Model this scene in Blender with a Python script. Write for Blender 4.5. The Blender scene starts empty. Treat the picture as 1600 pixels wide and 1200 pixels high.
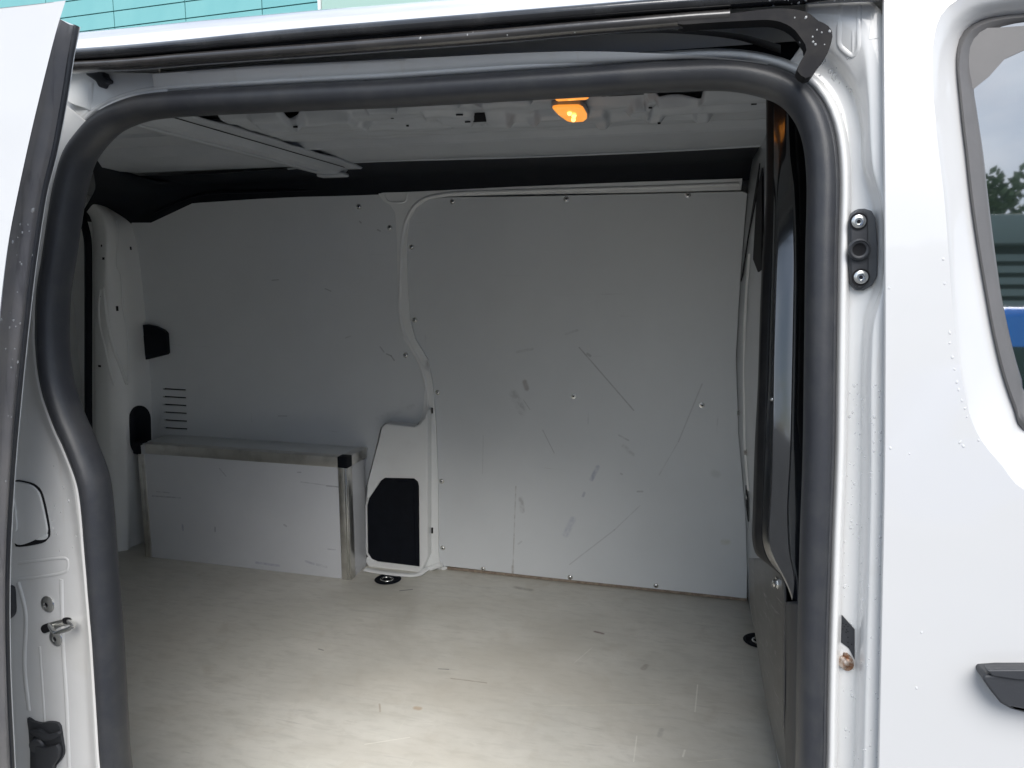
import bpy, bmesh, math, random
from mathutils import Vector, Matrix, noise
from mathutils.geometry import tessellate_polygon
from mathutils.bvhtree import BVHTree
R = math.radians
random.seed(7)
S = bpy.context.scene
COL = S.collection

# ------------------------------------------------------------------ camera
F, YAW, PIT, H = 1150.0, R(14.6), R(8.6), 1.05
cam = bpy.data.objects.new('camera', bpy.data.cameras.new('camera')); COL.objects.link(cam)
cam.location = (0, 0, H); cam.rotation_euler = (R(90) - PIT, 0, YAW)
cam.data.sensor_width = 36; cam.data.lens = F / 1600 * 36
cam.data.clip_start = 0.02; cam.data.clip_end = 500
S.camera = cam
# ------------------------------------------------------------------ world, sun, exposure
SUN_EL, SUN_AZ = R(45), R(160)        # azimuth measured clockwise from +Y
w = bpy.data.worlds.new('World'); S.world = w; w.use_nodes = True
nt = w.node_tree; N = nt.nodes; L = nt.links; N.clear()
wo = N.new('ShaderNodeOutputWorld'); bg = N.new('ShaderNodeBackground'); L.new(bg.outputs[0], wo.inputs[0])
sky = N.new('ShaderNodeTexSky'); sky.sky_type = 'NISHITA'; sky.sun_disc = False
sky.sun_elevation = SUN_EL; sky.sun_rotation = SUN_AZ; sky.dust_density = 2.0
bg.inputs[1].default_value = 0.05
tc = N.new('ShaderNodeTexCoord')
cn = N.new('ShaderNodeTexNoise'); cn.inputs['Scale'].default_value = 2.1; cn.inputs['Detail'].default_value = 7; cn.inputs['Roughness'].default_value = .58
mp = N.new('ShaderNodeMapping'); mp.inputs['Scale'].default_value = (1, 1, 2.2); mp.inputs['Location'].default_value = (3.3, 1.2, .4)
L.new(tc.outputs['Generated'], mp.inputs[0]); L.new(mp.outputs[0], cn.inputs['Vector'])
cr = N.new('ShaderNodeValToRGB'); cr.color_ramp.elements[0].position = .36; cr.color_ramp.elements[1].position = .56
L.new(cn.outputs['Fac'], cr.inputs[0])
cn2 = N.new('ShaderNodeTexNoise'); cn2.inputs['Scale'].default_value = 3.5; cn2.inputs['Detail'].default_value = 6
L.new(mp.outputs[0], cn2.inputs['Vector'])
cc = N.new('ShaderNodeValToRGB'); cc.color_ramp.elements[0].position = .35; cc.color_ramp.elements[1].position = .65
cc.color_ramp.elements[0].color = (4.6, 5.7, 7.6, 1); cc.color_ramp.elements[1].color = (10.3, 11.2, 12.4, 1)
L.new(cn2.outputs['Fac'], cc.inputs[0])
mx = N.new('ShaderNodeMix'); mx.data_type = 'RGBA'
L.new(cr.outputs[0], mx.inputs[0]); L.new(sky.outputs[0], mx.inputs[6]); L.new(cc.outputs[0], mx.inputs[7])
L.new(mx.outputs[2], bg.inputs[0])
sl = bpy.data.lights.new('sun', 'SUN'); sl.energy = 1.5; sl.angle = R(43); sl.color = (1, .97, .93)
sun = bpy.data.objects.new('sun', sl); COL.objects.link(sun)
sd = Vector((math.sin(SUN_AZ) * math.cos(SUN_EL), math.cos(SUN_AZ) * math.cos(SUN_EL), math.sin(SUN_EL)))
sun.rotation_euler = sd.to_track_quat('Z', 'Y').to_euler()
S.view_settings.view_transform = 'Standard'; S.view_settings.look = 'None'
S.view_settings.exposure = 1.48; S.view_settings.gamma = 1
S.cycles.max_bounces = 14; S.cycles.diffuse_bounces = 8; S.cycles.glossy_bounces = 6; S.cycles.use_denoising = True

# ------------------------------------------------------------------ pixel of a surface -> place on that surface
FW = Vector((-math.sin(YAW) * math.cos(PIT), math.cos(YAW) * math.cos(PIT), -math.sin(PIT)))
RT = Vector((math.cos(YAW), math.sin(YAW), 0)); UP = RT.cross(FW); C0 = Vector((0, 0, H))
def ray(px, py): return FW + RT * ((px - 800) / F) + UP * ((600 - py) / F)
def onY(px, py, y): d = ray(px, py); return C0 + d * (y / d.y)
def onZ(px, py, z): d = ray(px, py); return C0 + d * ((z - H) / d.z)
def onX(px, py, x): d = ray(px, py); return C0 + d * (x / d.x)
def onS(px, py, f, off=0.0):
    y = f(1.0) + off
    for _ in range(12):
        p = onY(px, py, y); y = f(p.z) + off
    return onY(px, py, y)
def skin(z):                                   # outer skin of the near side of the van
    t = max(0, z - .5); u = max(0, .5 - z)
    return .735 + .095 * t * t + .03 * u * u
def wall(z):                                   # far lining
    t = max(0, z - .7); return 2.365 - .13 * t * t

# ------------------------------------------------------------------ materials
def mat(name, col, rough=.5, metal=0., coat=0., spec=.5, bump=None, var=None, ior=None, trans=0.):
    m = bpy.data.materials.new(name); m.use_nodes = True
    b = m.node_tree.nodes['Principled BSDF']; b.inputs['Base Color'].default_value = (*col, 1)
    b.inputs['Roughness'].default_value = rough; b.inputs['Metallic'].default_value = metal
    b.inputs['Coat Weight'].default_value = coat; b.inputs['Coat Roughness'].default_value = .04
    b.inputs['Specular IOR Level'].default_value = spec; b.inputs['Transmission Weight'].default_value = trans
    if ior: b.inputs['IOR'].default_value = ior
    nt = m.node_tree; N = nt.nodes; L = nt.links
    tc = N.new('ShaderNodeTexCoord')
    if var:   # (scale, colour2, low, high)
        n = N.new('ShaderNodeTexNoise'); n.inputs['Scale'].default_value = var[0]; n.inputs['Detail'].default_value = 6; n.inputs['Roughness'].default_value = .62
        L.new(tc.outputs['Object'], n.inputs['Vector'])
        r = N.new('ShaderNodeMapRange'); r.inputs[1].default_value = var[2]; r.inputs[2].default_value = var[3]
        L.new(n.outputs['Fac'], r.inputs[0])
        x = N.new('ShaderNodeMix'); x.data_type = 'RGBA'; x.inputs[6].default_value = (*col, 1); x.inputs[7].default_value = (*var[1], 1)
        L.new(r.outputs[0], x.inputs[0]); L.new(x.outputs[2], b.inputs['Base Color'])
    if bump:
        n = N.new('ShaderNodeTexNoise'); n.inputs['Scale'].default_value = bump[0]; n.inputs['Detail'].default_value = 3
        L.new(tc.outputs['Object'], n.inputs['Vector'])
        u = N.new('ShaderNodeBump'); u.inputs['Strength'].default_value = bump[1]; u.inputs['Distance'].default_value = bump[2]
        L.new(n.outputs['Fac'], u.inputs['Height']); L.new(u.outputs[0], b.inputs['Normal'])
    return m
def base_out(m):
    b = m.node_tree.nodes['Principled BSDF']; l = b.inputs['Base Color'].links
    return b, (l[0].from_socket if l else None)
def add_marks(m, marks):
    """marks: (A, B, width, (r,g,b), strength, raggedness) - streaks with a shape of their own, in the object's own metres"""
    nt = m.node_tree; N = nt.nodes; L = nt.links
    tc = N.new('ShaderNodeTexCoord')
    nz = N.new('ShaderNodeTexNoise'); nz.inputs['Scale'].default_value = 60; nz.inputs['Detail'].default_value = 4
    L.new(tc.outputs['Object'], nz.inputs['Vector'])
    for A, B, wd, col, st, rag in marks:
        A = Vector(A); B = Vector(B); ba = B - A
        pa = N.new('ShaderNodeVectorMath'); pa.operation = 'SUBTRACT'; L.new(tc.outputs['Object'], pa.inputs[0]); pa.inputs[1].default_value = A
        dt = N.new('ShaderNodeVectorMath'); dt.operation = 'DOT_PRODUCT'; L.new(pa.outputs[0], dt.inputs[0]); dt.inputs[1].default_value = ba / ba.dot(ba)
        cl = N.new('ShaderNodeClamp'); L.new(dt.outputs['Value'], cl.inputs[0])
        sc = N.new('ShaderNodeVectorMath'); sc.operation = 'SCALE'; sc.inputs[0].default_value = ba; L.new(cl.outputs[0], sc.inputs['Scale'])
        ds = N.new('ShaderNodeVectorMath'); ds.operation = 'DISTANCE'; L.new(pa.outputs[0], ds.inputs[0]); L.new(sc.outputs[0], ds.inputs[1])
        mr = N.new('ShaderNodeMapRange'); mr.inputs[1].default_value = wd * .4; mr.inputs[2].default_value = wd; mr.inputs[3].default_value = 1; mr.inputs[4].default_value = 0
        L.new(ds.outputs['Value'], mr.inputs[0])
        r2 = N.new('ShaderNodeMapRange'); r2.inputs[1].default_value = .5 - .25 * (1 - rag) - .02; r2.inputs[2].default_value = .62 - .1 * (1 - rag)
        r2.inputs[3].default_value = 1 - rag; r2.inputs[4].default_value = 1
        L.new(nz.outputs['Fac'], r2.inputs[0])
        mu = N.new('ShaderNodeMath'); mu.operation = 'MULTIPLY'; L.new(mr.outputs[0], mu.inputs[0]); L.new(r2.outputs[0], mu.inputs[1])
        m2 = N.new('ShaderNodeMath'); m2.operation = 'MULTIPLY'; L.new(mu.outputs[0], m2.inputs[0]); m2.inputs[1].default_value = st
        b, src = base_out(m)
        x = N.new('ShaderNodeMix'); x.data_type = 'RGBA'
        if src: L.new(src, x.inputs[6])
        else: x.inputs[6].default_value = b.inputs['Base Color'].default_value
        x.inputs[7].default_value = (*col, 1); L.new(m2.outputs[0], x.inputs[0]); L.new(x.outputs[2], b.inputs['Base Color'])
def add_streaks(m, scale, rot, lo, hi, col, st, detail=5):
    """fine scratches: a noise stretched along one direction"""
    nt = m.node_tree; N = nt.nodes; L = nt.links
    tc = N.new('ShaderNodeTexCoord'); mp = N.new('ShaderNodeMapping'); mp.inputs['Scale'].default_value = scale; mp.inputs['Rotation'].default_value = rot
    L.new(tc.outputs['Object'], mp.inputs[0])
    n = N.new('ShaderNodeTexNoise'); n.inputs['Scale'].default_value = 1; n.inputs['Detail'].default_value = detail; n.inputs['Roughness'].default_value = .6; n.inputs['Distortion'].default_value = .4
    L.new(mp.outputs[0], n.inputs['Vector'])
    r = N.new('ShaderNodeMapRange'); r.inputs[1].default_value = lo; r.inputs[2].default_value = hi; r.inputs[4].default_value = st; L.new(n.outputs['Fac'], r.inputs[0])
    b, src = base_out(m); x = N.new('ShaderNodeMix'); x.data_type = 'RGBA'
    if src: L.new(src, x.inputs[6])
    else: x.inputs[6].default_value = b.inputs['Base Color'].default_value
    x.inputs[7].default_value = (*col, 1); L.new(r.outputs[0], x.inputs[0]); L.new(x.outputs[2], b.inputs['Base Color'])

M = {}
M['paint'] = mat('white_paint', (.58, .58, .58), .3, coat=1., var=(1.4, (.565, .567, .57), .4, .6), bump=(2.2, .3, .012))
M['jamb'] = mat('white_jamb_paint', (.74, .74, .73), .33, coat=.7, var=(5, (.68, .67, .64), .55, .75), bump=(9, .25, .004))
add_streaks(M['jamb'], (45, 45, 3), (0, 0, 0), .60, .72, (.62, .58, .52), .35)
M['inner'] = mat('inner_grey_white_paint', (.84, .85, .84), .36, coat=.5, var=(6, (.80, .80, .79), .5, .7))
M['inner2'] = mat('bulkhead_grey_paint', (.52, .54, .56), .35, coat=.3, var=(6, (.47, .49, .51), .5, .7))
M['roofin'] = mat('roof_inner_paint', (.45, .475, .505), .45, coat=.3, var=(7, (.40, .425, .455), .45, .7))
M['lining'] = mat('grey_film_plywood', (.71, .73, .74), .42, var=(2.2, (.67, .69, .70), .4, .65), bump=(180, .12, .0006))
add_streaks(M['lining'], (3, 3, 60), (0, .5, 0), .67, .76, (.34, .34, .35), .35)
add_streaks(M['lining'], (40, 40, 5), (0, .7, 0), .71, .78, (.36, .37, .39), .3)
M['board'] = mat('light_grey_board', (.70, .71, .73), .4, var=(3, (.66, .67, .69), .4, .65), bump=(180, .1, .0006))
add_streaks(M['board'], (5, 5, 70), (0, .12, 0), .66, .78, (.36, .36, .40), .35)
M['edge'] = mat('raw_plywood_edge', (.32, .26, .20), .8, var=(60, (.22, .17, .13), .4, .6))
M['floor'] = mat('worn_grey_floor_board', (.655, .64, .58), .45, var=(4.5, (.72, .70, .64), .38, .66), bump=(90, .25, .001))
add_streaks(M['floor'], (7, 26, 10), (0, 0, .12), .54, .85, (.42, .41, .38), .40)
add_streaks(M['floor'], (2, 2, 2), (0, 0, 0), .50, .68, (.47, .455, .41), .5)
add_streaks(M['floor'], (13, 9, 10), (0, 0, .8), .56, .74, (.50, .455, .38), .35)
add_streaks(M['floor'], (9, 80, 10), (0, 0, -.22), .62, .78, (.30, .29, .27), .45)
add_streaks(M['floor'], (16, 48, 10), (0, 0, .05), .48, .68, (.50, .485, .43), .45, 8)
add_streaks(M['floor'], (1.3, 2.2, 1), (0, 0, .3), .46, .62, (.56, .525, .45), .5, 6)
add_streaks(M['floor'], (70, 5, 10), (0, 0, -.3), .68, .76, (.75, .73, .65), .6)
add_streaks(M['floor'], (60, 60, 10), (0, 0, 0), .70, .78, (.80, .78, .70), .55)
M['alu'] = mat('dull_aluminium', (.72, .71, .68), .4, 1., var=(14, (.58, .57, .54), .45, .65), bump=(120, .15, .001))
M['zinc'] = mat('zinc_steel', (.72, .72, .70), .25, 1.)
M['rust'] = mat('rusty_steel', (.55, .48, .42), .4, .8, var=(150, (.30, .16, .09), .45, .6))
M['black'] = mat('black_trim', (.0015, .003, .007), .6, spec=.25, var=(30, (.003, .005, .010), .4, .6))
M['hole'] = mat('dark_hole', (.004, .004, .006), .9)
M['gloss'] = mat('glossy_black_plastic', (.008, .010, .014), .13, coat=.6, ior=2.1, bump=(7, .35, .006), var=(20, (.016, .018, .02), .5, .7))
M['matte'] = mat('textured_black_plastic', (.010, .0105, .012), .5, spec=.3, bump=(400, .3, .0008), var=(30, (.018, .018, .018), .45, .7))
M['rubber'] = mat('black_rubber', (.032, .034, .040), .40, spec=.42, bump=(700, .35, .0006), var=(40, (.040, .042, .046), .45, .65))
add_streaks(M['rubber'], (7, 7, 7), (0, 0, 0), .50, .72, (.085, .083, .08), .5)
M['rubber2'] = mat('dirty_rubber', (.07, .07, .075), .36, bump=(60, .2, .0015), var=(14, (.11, .105, .098), .45, .7))
M['hook'] = mat('wet_black_plastic', (.012, .012, .014), .5, spec=.08, bump=(60, .2, .0012), var=(30, (.022, .021, .021), .45, .65))
M['edgeface'] = mat('dirty_grey_edge_rubber', (.17, .165, .175), .34, coat=.2, bump=(35, .3, .002), var=(9, (.25, .235, .225), .4, .7))
add_streaks(M['edgeface'], (60, 60, 4), (0, 0, 0), .58, .7, (.07, .07, .075), .6)
M['wet'] = mat('wet_black_rubber', (.014, .015, .018), .2, coat=.8, bump=(45, .3, .0012), var=(16, (.05, .05, .052), .45, .7))
M['wetb'] = mat('wet_worn_rubber', (.03, .028, .028), .22, coat=.7, bump=(50, .4, .0015), var=(18, (.05, .046, .044), .45, .65))
M['plastic'] = mat('dark_grey_plastic', (.035, .037, .042), .48, bump=(500, .2, .0006))
M['plasticgrey'] = mat('grey_plastic', (.075, .08, .088), .45, bump=(500, .2, .0006))
M['frame'] = mat('satin_grey_seal', (.10, .098, .098), .38, coat=.2, var=(12, (.125, .12, .12), .4, .7))
M['glass'] = mat('dark_window_glass', (.016, .024, .022), .02, spec=1.0, ior=2.7, coat=1.)
M['drop'] = mat('water', (.9, .92, .92), .02, spec=1., ior=1.45)
M['drop'].node_tree.nodes['Principled BSDF'].inputs['Alpha'].default_value = .35
M['asph'] = mat('pale_concrete_ground', (.15, .15, .148), .85, bump=(60, .6, .01), var=(3, (.11, .11, .108), .4, .6))
M['teal'] = mat('teal_cladding', (.16, .42, .43), .35, coat=.5, var=(.6, (.185, .45, .455), .4, .6))
M['palegreen'] = mat('pale_green_cladding', (.34, .50, .44), .35, coat=.5)
M['seam'] = mat('cladding_seam', (.06, .16, .18), .7)
M['wframe'] = mat('white_frame', (.75, .77, .77), .4)
M['blue'] = mat('bright_blue_paint', (.0, .24, .90), .25, coat=1.)
M['darkglass'] = mat('dark_car_glass', (.01, .03, .035), .05)
M['tyre'] = mat('tyre_rubber', (.02, .02, .02), .8)
M['louvre'] = mat('grey_green_louvre', (.22, .27, .25), .5)
M['leaf'] = mat('leaf_green', (.06, .10, .04), .6, var=(6, (.10, .14, .05), .4, .6))
M['bark'] = mat('bark', (.10, .07, .05), .9)
m = M['amber'] = mat('lit_amber_lens', (.9, .35, .05), .2)
b = m.node_tree.nodes['Principled BSDF']; b.inputs['Emission Color'].default_value = (1, .34, .05, 1); b.inputs['Emission Strength'].default_value = .36
m = M['bulb'] = mat('lit_bulb', (1, .6, .2), .2)
b = m.node_tree.nodes['Principled BSDF']; b.inputs['Emission Color'].default_value = (1, .55, .15, 1); b.inputs['Emission Strength'].default_value = 1.1

# ------------------------------------------------------------------ mesh helpers
def link(name, me, m, parent=None, smooth=None):
    if m: me.materials.append(m)
    o = bpy.data.objects.new(name, me); COL.objects.link(o)
    if parent: o.parent = parent
    if smooth:
        for p in me.polygons: p.use_smooth = True
        me.set_sharp_from_angle(angle=R(smooth))
    return o
def empty(name, loc, label=None, cat=None, group=None):
    o = bpy.data.objects.new(name, None); o.location = loc; COL.objects.link(o)
    if label: o['label'] = label
    if cat: o['category'] = cat
    if group: o['group'] = group
    return o
def bev(o, wd, seg=2, ang=35):
    b = o.modifiers.new('bevel', 'BEVEL'); b.width = wd; b.segments = seg; b.limit_method = 'ANGLE'; b.angle_limit = R(ang); b.harden_normals = False
    for p in o.data.polygons: p.use_smooth = True
    return o
def solid(o, t, off=1.0):
    # the added thickness goes away from the viewed side
    if off:
        a = 0
        for p in o.data.polygons: a += p.area * (1 if p.normal.dot(C0 - p.center) > 0 else -1)
        off = -1 if a > 0 else 1
    b = o.modifiers.new('thick', 'SOLIDIFY'); b.thickness = t; b.offset = off; return o
def resample(pts, n, closed=False, smooth=True):
    pts = [Vector(p) for p in pts]
    if smooth and len(pts) > 2:
        q = []; k = len(pts); rng = k if closed else k - 1
        for i in range(rng):
            p0 = pts[(i - 1) % k] if closed or i > 0 else pts[i]; p1 = pts[i]; p2 = pts[(i + 1) % k]
            p3 = pts[(i + 2) % k] if closed or i + 2 < k else p2
            for s in range(10):
                t = s / 10
                # centripetal-ish: plain Catmull-Rom with clamped tangents
                d = (p2 - p1).length
                t1 = (p2 - p0); t2 = (p3 - p1)
                t1 = t1.normalized() * min(t1.length * .5, d) if t1.length else t1; t2 = t2.normalized() * min(t2.length * .5, d) if t2.length else t2
                q.append(p1 * (2 * t**3 - 3 * t**2 + 1) + t1 * (t**3 - 2 * t**2 + t) + p2 * (-2 * t**3 + 3 * t**2) + t2 * (t**3 - t**2))
        if not closed: q.append(pts[-1])
        pts = q
    if closed: pts = pts + [pts[0]]
    ln = [0]
    for a, b2 in zip(pts, pts[1:]): ln.append(ln[-1] + (b2 - a).length)
    out = []; j = 0; m_ = n if closed else n - 1
    for i in range(n):
        t = ln[-1] * i / m_
        while j < len(ln) - 2 and ln[j + 1] < t: j += 1
        s = (t - ln[j]) / max(1e-9, ln[j + 1] - ln[j]); out.append(pts[j].lerp(pts[j + 1], min(1, max(0, s))))
    return out
def loft(name, curves, m, parent, n=120, closed=False, sub=1, thick=0, smooth=50, off=1.0, raw=False, rs=True):
    """skin over a row of 3-D curves; 'sub' rows are put between two curves"""
    cs = [c if raw else resample(c, n, closed, rs) for c in curves]
    n = len(cs[0])
    if sub > 1:
        rows = []
        for i in range(len(cs) - 1):
            p0 = cs[max(0, i - 1)]; p1 = cs[i]; p2 = cs[i + 1]; p3 = cs[min(len(cs) - 1, i + 2)]
            for s in range(sub):
                t = s / sub; rows.append([p1[k] * (2*t**3-3*t**2+1) + (p2[k]-p0[k])*.5*(t**3-2*t**2+t)*.6 + p2[k]*(-2*t**3+3*t**2) + (p3[k]-p1[k])*.5*(t**3-t**2)*.6 for k in range(n)])
        rows.append(cs[-1]); cs = rows
    v = [tuple(p) for c in cs for p in c]; f = []
    for i in range(len(cs) - 1):
        for k in range(n if closed else n - 1):
            k2 = (k + 1) % n; f.append((i * n + k, i * n + k2, (i + 1) * n + k2, (i + 1) * n + k))
    me = bpy.data.meshes.new(name); me.from_pydata(v, [], f)
    o = link(name, me, m, parent, smooth)
    if thick: solid(o, thick, off)
    return o
def tube(name, path, ra, rb, m, parent, n=200, closed=False, depth=Vector((0, 1, 0)), seg=16, smooth=True, prof=None, caps=True):
    """ra across the path, rb along 'depth'"""
    P = resample(path, n, closed, smooth); v = []; f = []
    k = len(P)
    for i, p in enumerate(P):
        a = P[(i - 1) % k] if closed or i > 0 else p; c = P[(i + 1) % k] if closed or i < k - 1 else p
        t = (c - a).normalized(); u = t.cross(depth).normalized(); d = u.cross(t).normalized()
        for s in range(seg):
            th = 2 * math.pi * s / seg; r = prof(th) if prof else 1
            v.append(tuple(p + u * (ra * r * math.cos(th)) + d * (rb * r * math.sin(th))))
    for i in range(k if closed else k - 1):
        i2 = (i + 1) % k
        for s in range(seg):
            s2 = (s + 1) % seg; f.append((i * seg + s, i * seg + s2, i2 * seg + s2, i2 * seg + s))
    if not closed and caps:
        f.append(tuple(range(seg))[::-1]); f.append(tuple((k - 1) * seg + s for s in range(seg)))
    me = bpy.data.meshes.new(name); me.from_pydata(v, [], f)
    return link(name, me, m, parent, 60)
def sheet(name, loops, yf, thick, m, parent, bw=.002, step=.05, seg=2):
    """a plate cut to an outline (loops of (x, z), the first one the outline, the others holes), bent to y = yf(z); thickness goes to +y"""
    L3 = [[Vector((p[0], p[1], 0)) for p in l] for l in loops]
    tris = tessellate_polygon(L3); fl = [p for l in L3 for p in l]
    bm = bmesh.new(); vs = [bm.verts.new((p.x, 0, p.y)) for p in fl]
    for t in tris:
        try: bm.faces.new([vs[i] for i in t])
        except ValueError: pass
    zs = [p.y for p in fl]; z = min(zs) + step
    while z < max(zs):
        bmesh.ops.bisect_plane(bm, geom=bm.verts[:] + bm.edges[:] + bm.faces[:], plane_co=(0, 0, z), plane_no=(0, 0, 1)); z += step
    for v in bm.verts: v.co.y = yf(v.co.z)
    bmesh.ops.recalc_face_normals(bm, faces=bm.faces)
    if thick:
        orig = bm.faces[:]
        g = bmesh.ops.extrude_face_region(bm, geom=orig, use_keep_orig=True)
        for e in g['geom']:
            if isinstance(e, bmesh.types.BMVert): e.co.y += thick
        bmesh.ops.recalc_face_normals(bm, faces=bm.faces)
    me = bpy.data.meshes.new(name); bm.to_mesh(me); bm.free()
    o = link(name, me, m, parent, 35)
    if bw: bev(o, bw, seg)
    return o
def xz(pts, f, off=0.0): return [(p.x, p.z) for p in (onS(a, b2, f, off) for a, b2 in pts)]
def box(name, a, b, m, parent, bw=.002, rot=None):
    a = Vector(a); b = Vector(b); c = (a + b) / 2; h = (b - a) / 2
    bm = bmesh.new(); bmesh.ops.create_cube(bm, size=2)
    for v in bm.verts: v.co = Vector((v.co.x * h.x, v.co.y * h.y, v.co.z * h.z)) + c
    me = bpy.data.meshes.new(name); bm.to_mesh(me); bm.free()
    o = link(name, me, m, parent)
    if bw: bev(o, bw)
    return o
def lathe_me(name, prof, seg=20, mats=None, split=None):
    """prof: (r, h) pairs, axis +Z"""
    bm = bmesh.new(); rings = []
    for r, h in prof:
        if r < 1e-6: rings.append([bm.verts.new((0, 0, h))])
        else: rings.append([bm.verts.new((r * math.cos(2 * math.pi * s / seg), r * math.sin(2 * math.pi * s / seg), h)) for s in range(seg)])
    for i in range(len(rings) - 1):
        a, b = rings[i], rings[i + 1]
        for s in range(seg):
            s2 = (s + 1) % seg
            q = [a[s % len(a)], a[s2 % len(a)], b[s2 % len(b)], b[s % len(b)]]; u = []
            for x in q:
                if x not in u: u.append(x)
            if len(u) > 2:
                fc = bm.faces.new(u); fc.material_index = 1 if (split is not None and i >= split) else 0
    bmesh.ops.recalc_face_normals(bm, faces=bm.faces)
    me = bpy.data.meshes.new(name); bm.to_mesh(me); bm.free()
    for mm in (mats or []): me.materials.append(mm)
    for p in me.polygons: p.use_smooth = True
    me.set_sharp_from_angle(angle=R(40))
    return me
def put(name, me, pos, nrm, parent, scale=1.0, roll=0):
    o = bpy.data.objects.new(name, me); COL.objects.link(o); o.parent = parent
    q = Vector(nrm).normalized().to_track_quat('Z', 'Y'); o.rotation_mode = 'QUATERNION'
    o.rotation_quaternion = q @ Matrix.Rotation(roll, 3, 'Z').to_quaternion(); o.location = pos; o.scale = (scale,) * 3
    return o
_bv = {}
def hit(px, py, objs):
    best = None; d = ray(px, py).normalized()
    for o in objs:
        if o.name not in _bv:
            bm = bmesh.new(); bm.from_mesh(o.data); _bv[o.name] = BVHTree.FromBMesh(bm); bm.free()
        h = _bv[o.name].ray_cast(C0, d)
        if h[0] is not None and (best is None or h[3] < best[2]):
            n = h[1] if h[1].dot(d) < 0 else -h[1]; best = (h[0], n, h[3])
    return best

# ================================================================== THE VAN
van = empty('van', (0, 0, 0), 'white panel van with its side load door slid open on a plywood lined load bay', 'van')
VO = van
# --------------- load bay floor
XB0, XR = .19, -2.42
fl = box('floor_board', (XR, .80, -.018), (.30, 2.43, 0), M['floor'], VO, .001)
def fz(px, py): p = onZ(px, py, 0); return (p.x, p.y, 0)
add_marks(M['floor'], [
    (fz(930, 987), fz(942, 990), .007, (.20, .14, .12), .85, .4),
    (fz(1090, 1070), fz(1086, 1112), .0022, (.85, .83, .76), .9, .2),
    (fz(1070, 1172), fz(1067, 1182), .003, (.85, .83, .76), .8, .2),
    (fz(850, 1102), fz(1030, 1101), .0016, (.80, .77, .66), .6, .5),
    (fz(1090, 1190), fz(1150, 1184), .0016, (.80, .77, .66), .6, .5),
    (fz(990, 1190), fz(995, 1150), .002, (.85, .83, .76), .7, .4),
    (fz(570, 1163), fz(640, 1152), .002, (.85, .83, .76), .6, .4),
    (fz(897, 1036), fz(925, 1012), .002, (.82, .80, .74), .6, .5),
    (fz(685, 1045), fz(701, 1046), .0022, (.12, .11, .11), .8, .3),
    (fz(625, 923), fz(644, 921), .004, (.10, .10, .11), .8, .2),
    (fz(705, 1060), fz(760, 1067), .003, (.33, .28, .22), .7, .5),
    (fz(498, 1014), fz(505, 1016), .003, (.15, .13, .12), .7, .2),
    (fz(650, 1106), fz(655, 1107), .010, (.48, .36, .24), .7, .3),
    (fz(593, 1100), fz(594, 1112), .003, (.36, .28, .20), .6, .3),
    (fz(1005, 1045), fz(1010, 1040), .010, (.30, .26, .22), .6, .5),
    (fz(805, 918), fz(830, 922), .012, (.26, .24, .21), .6, .6),
    (fz(1030, 1150), fz(1034, 1140), .008, (.38, .37, .34), .5, .6),
    (fz(195, 910), fz(255, 922), .0025, (.75, .74, .70), .6, .4)])
# --------------- far wall: bare metal behind, then the lining
back = box('body_side_inner', (XR, 2.40, -.05), (.25, 2.43, 1.31), M['inner'], VO, 0)
def corner_x(z):
    t = [(0, .172), (.3, .150), (.55, .118), (.8, .100), (1.05, .102), (1.31, .110)]
    for (a, xa), (b2, xb) in zip(t, t[1:]):
        if z <= b2: s = (z - a) / (b2 - a); s = max(0, s); return xa + (xb - xa) * s
    return .110
rp = [(695, 889), (687, 885), (686, 860), (685, 750), (682, 660), (677, 600), (670, 562), (650, 530), (642, 500), (638, 450), (636, 380), (640, 345), (650, 325), (670, 312), (700, 308), (800, 307), (1000, 303), (1160, 299)]
pr_ = xz(rp, wall)
zb = .012
outline = [(pr_[0][0], zb)] + pr_[1:] + [(corner_x(z) , z) for z in (1.28, 1.05, .8, .55, .3, .1)] + [(corner_x(0) - .004, .004)]
rpan = sheet('lining_panel', [outline], lambda z: wall(z), .009, M['lining'], VO, .0012, step=.08)
LG = Vector((.30, .31, .33)); 
def wp(px, py): return tuple(onS(px, py, wall))
g1 = (.22, .22, .23); bl = (.16, .20, .34)
LM = M['lining']
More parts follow.
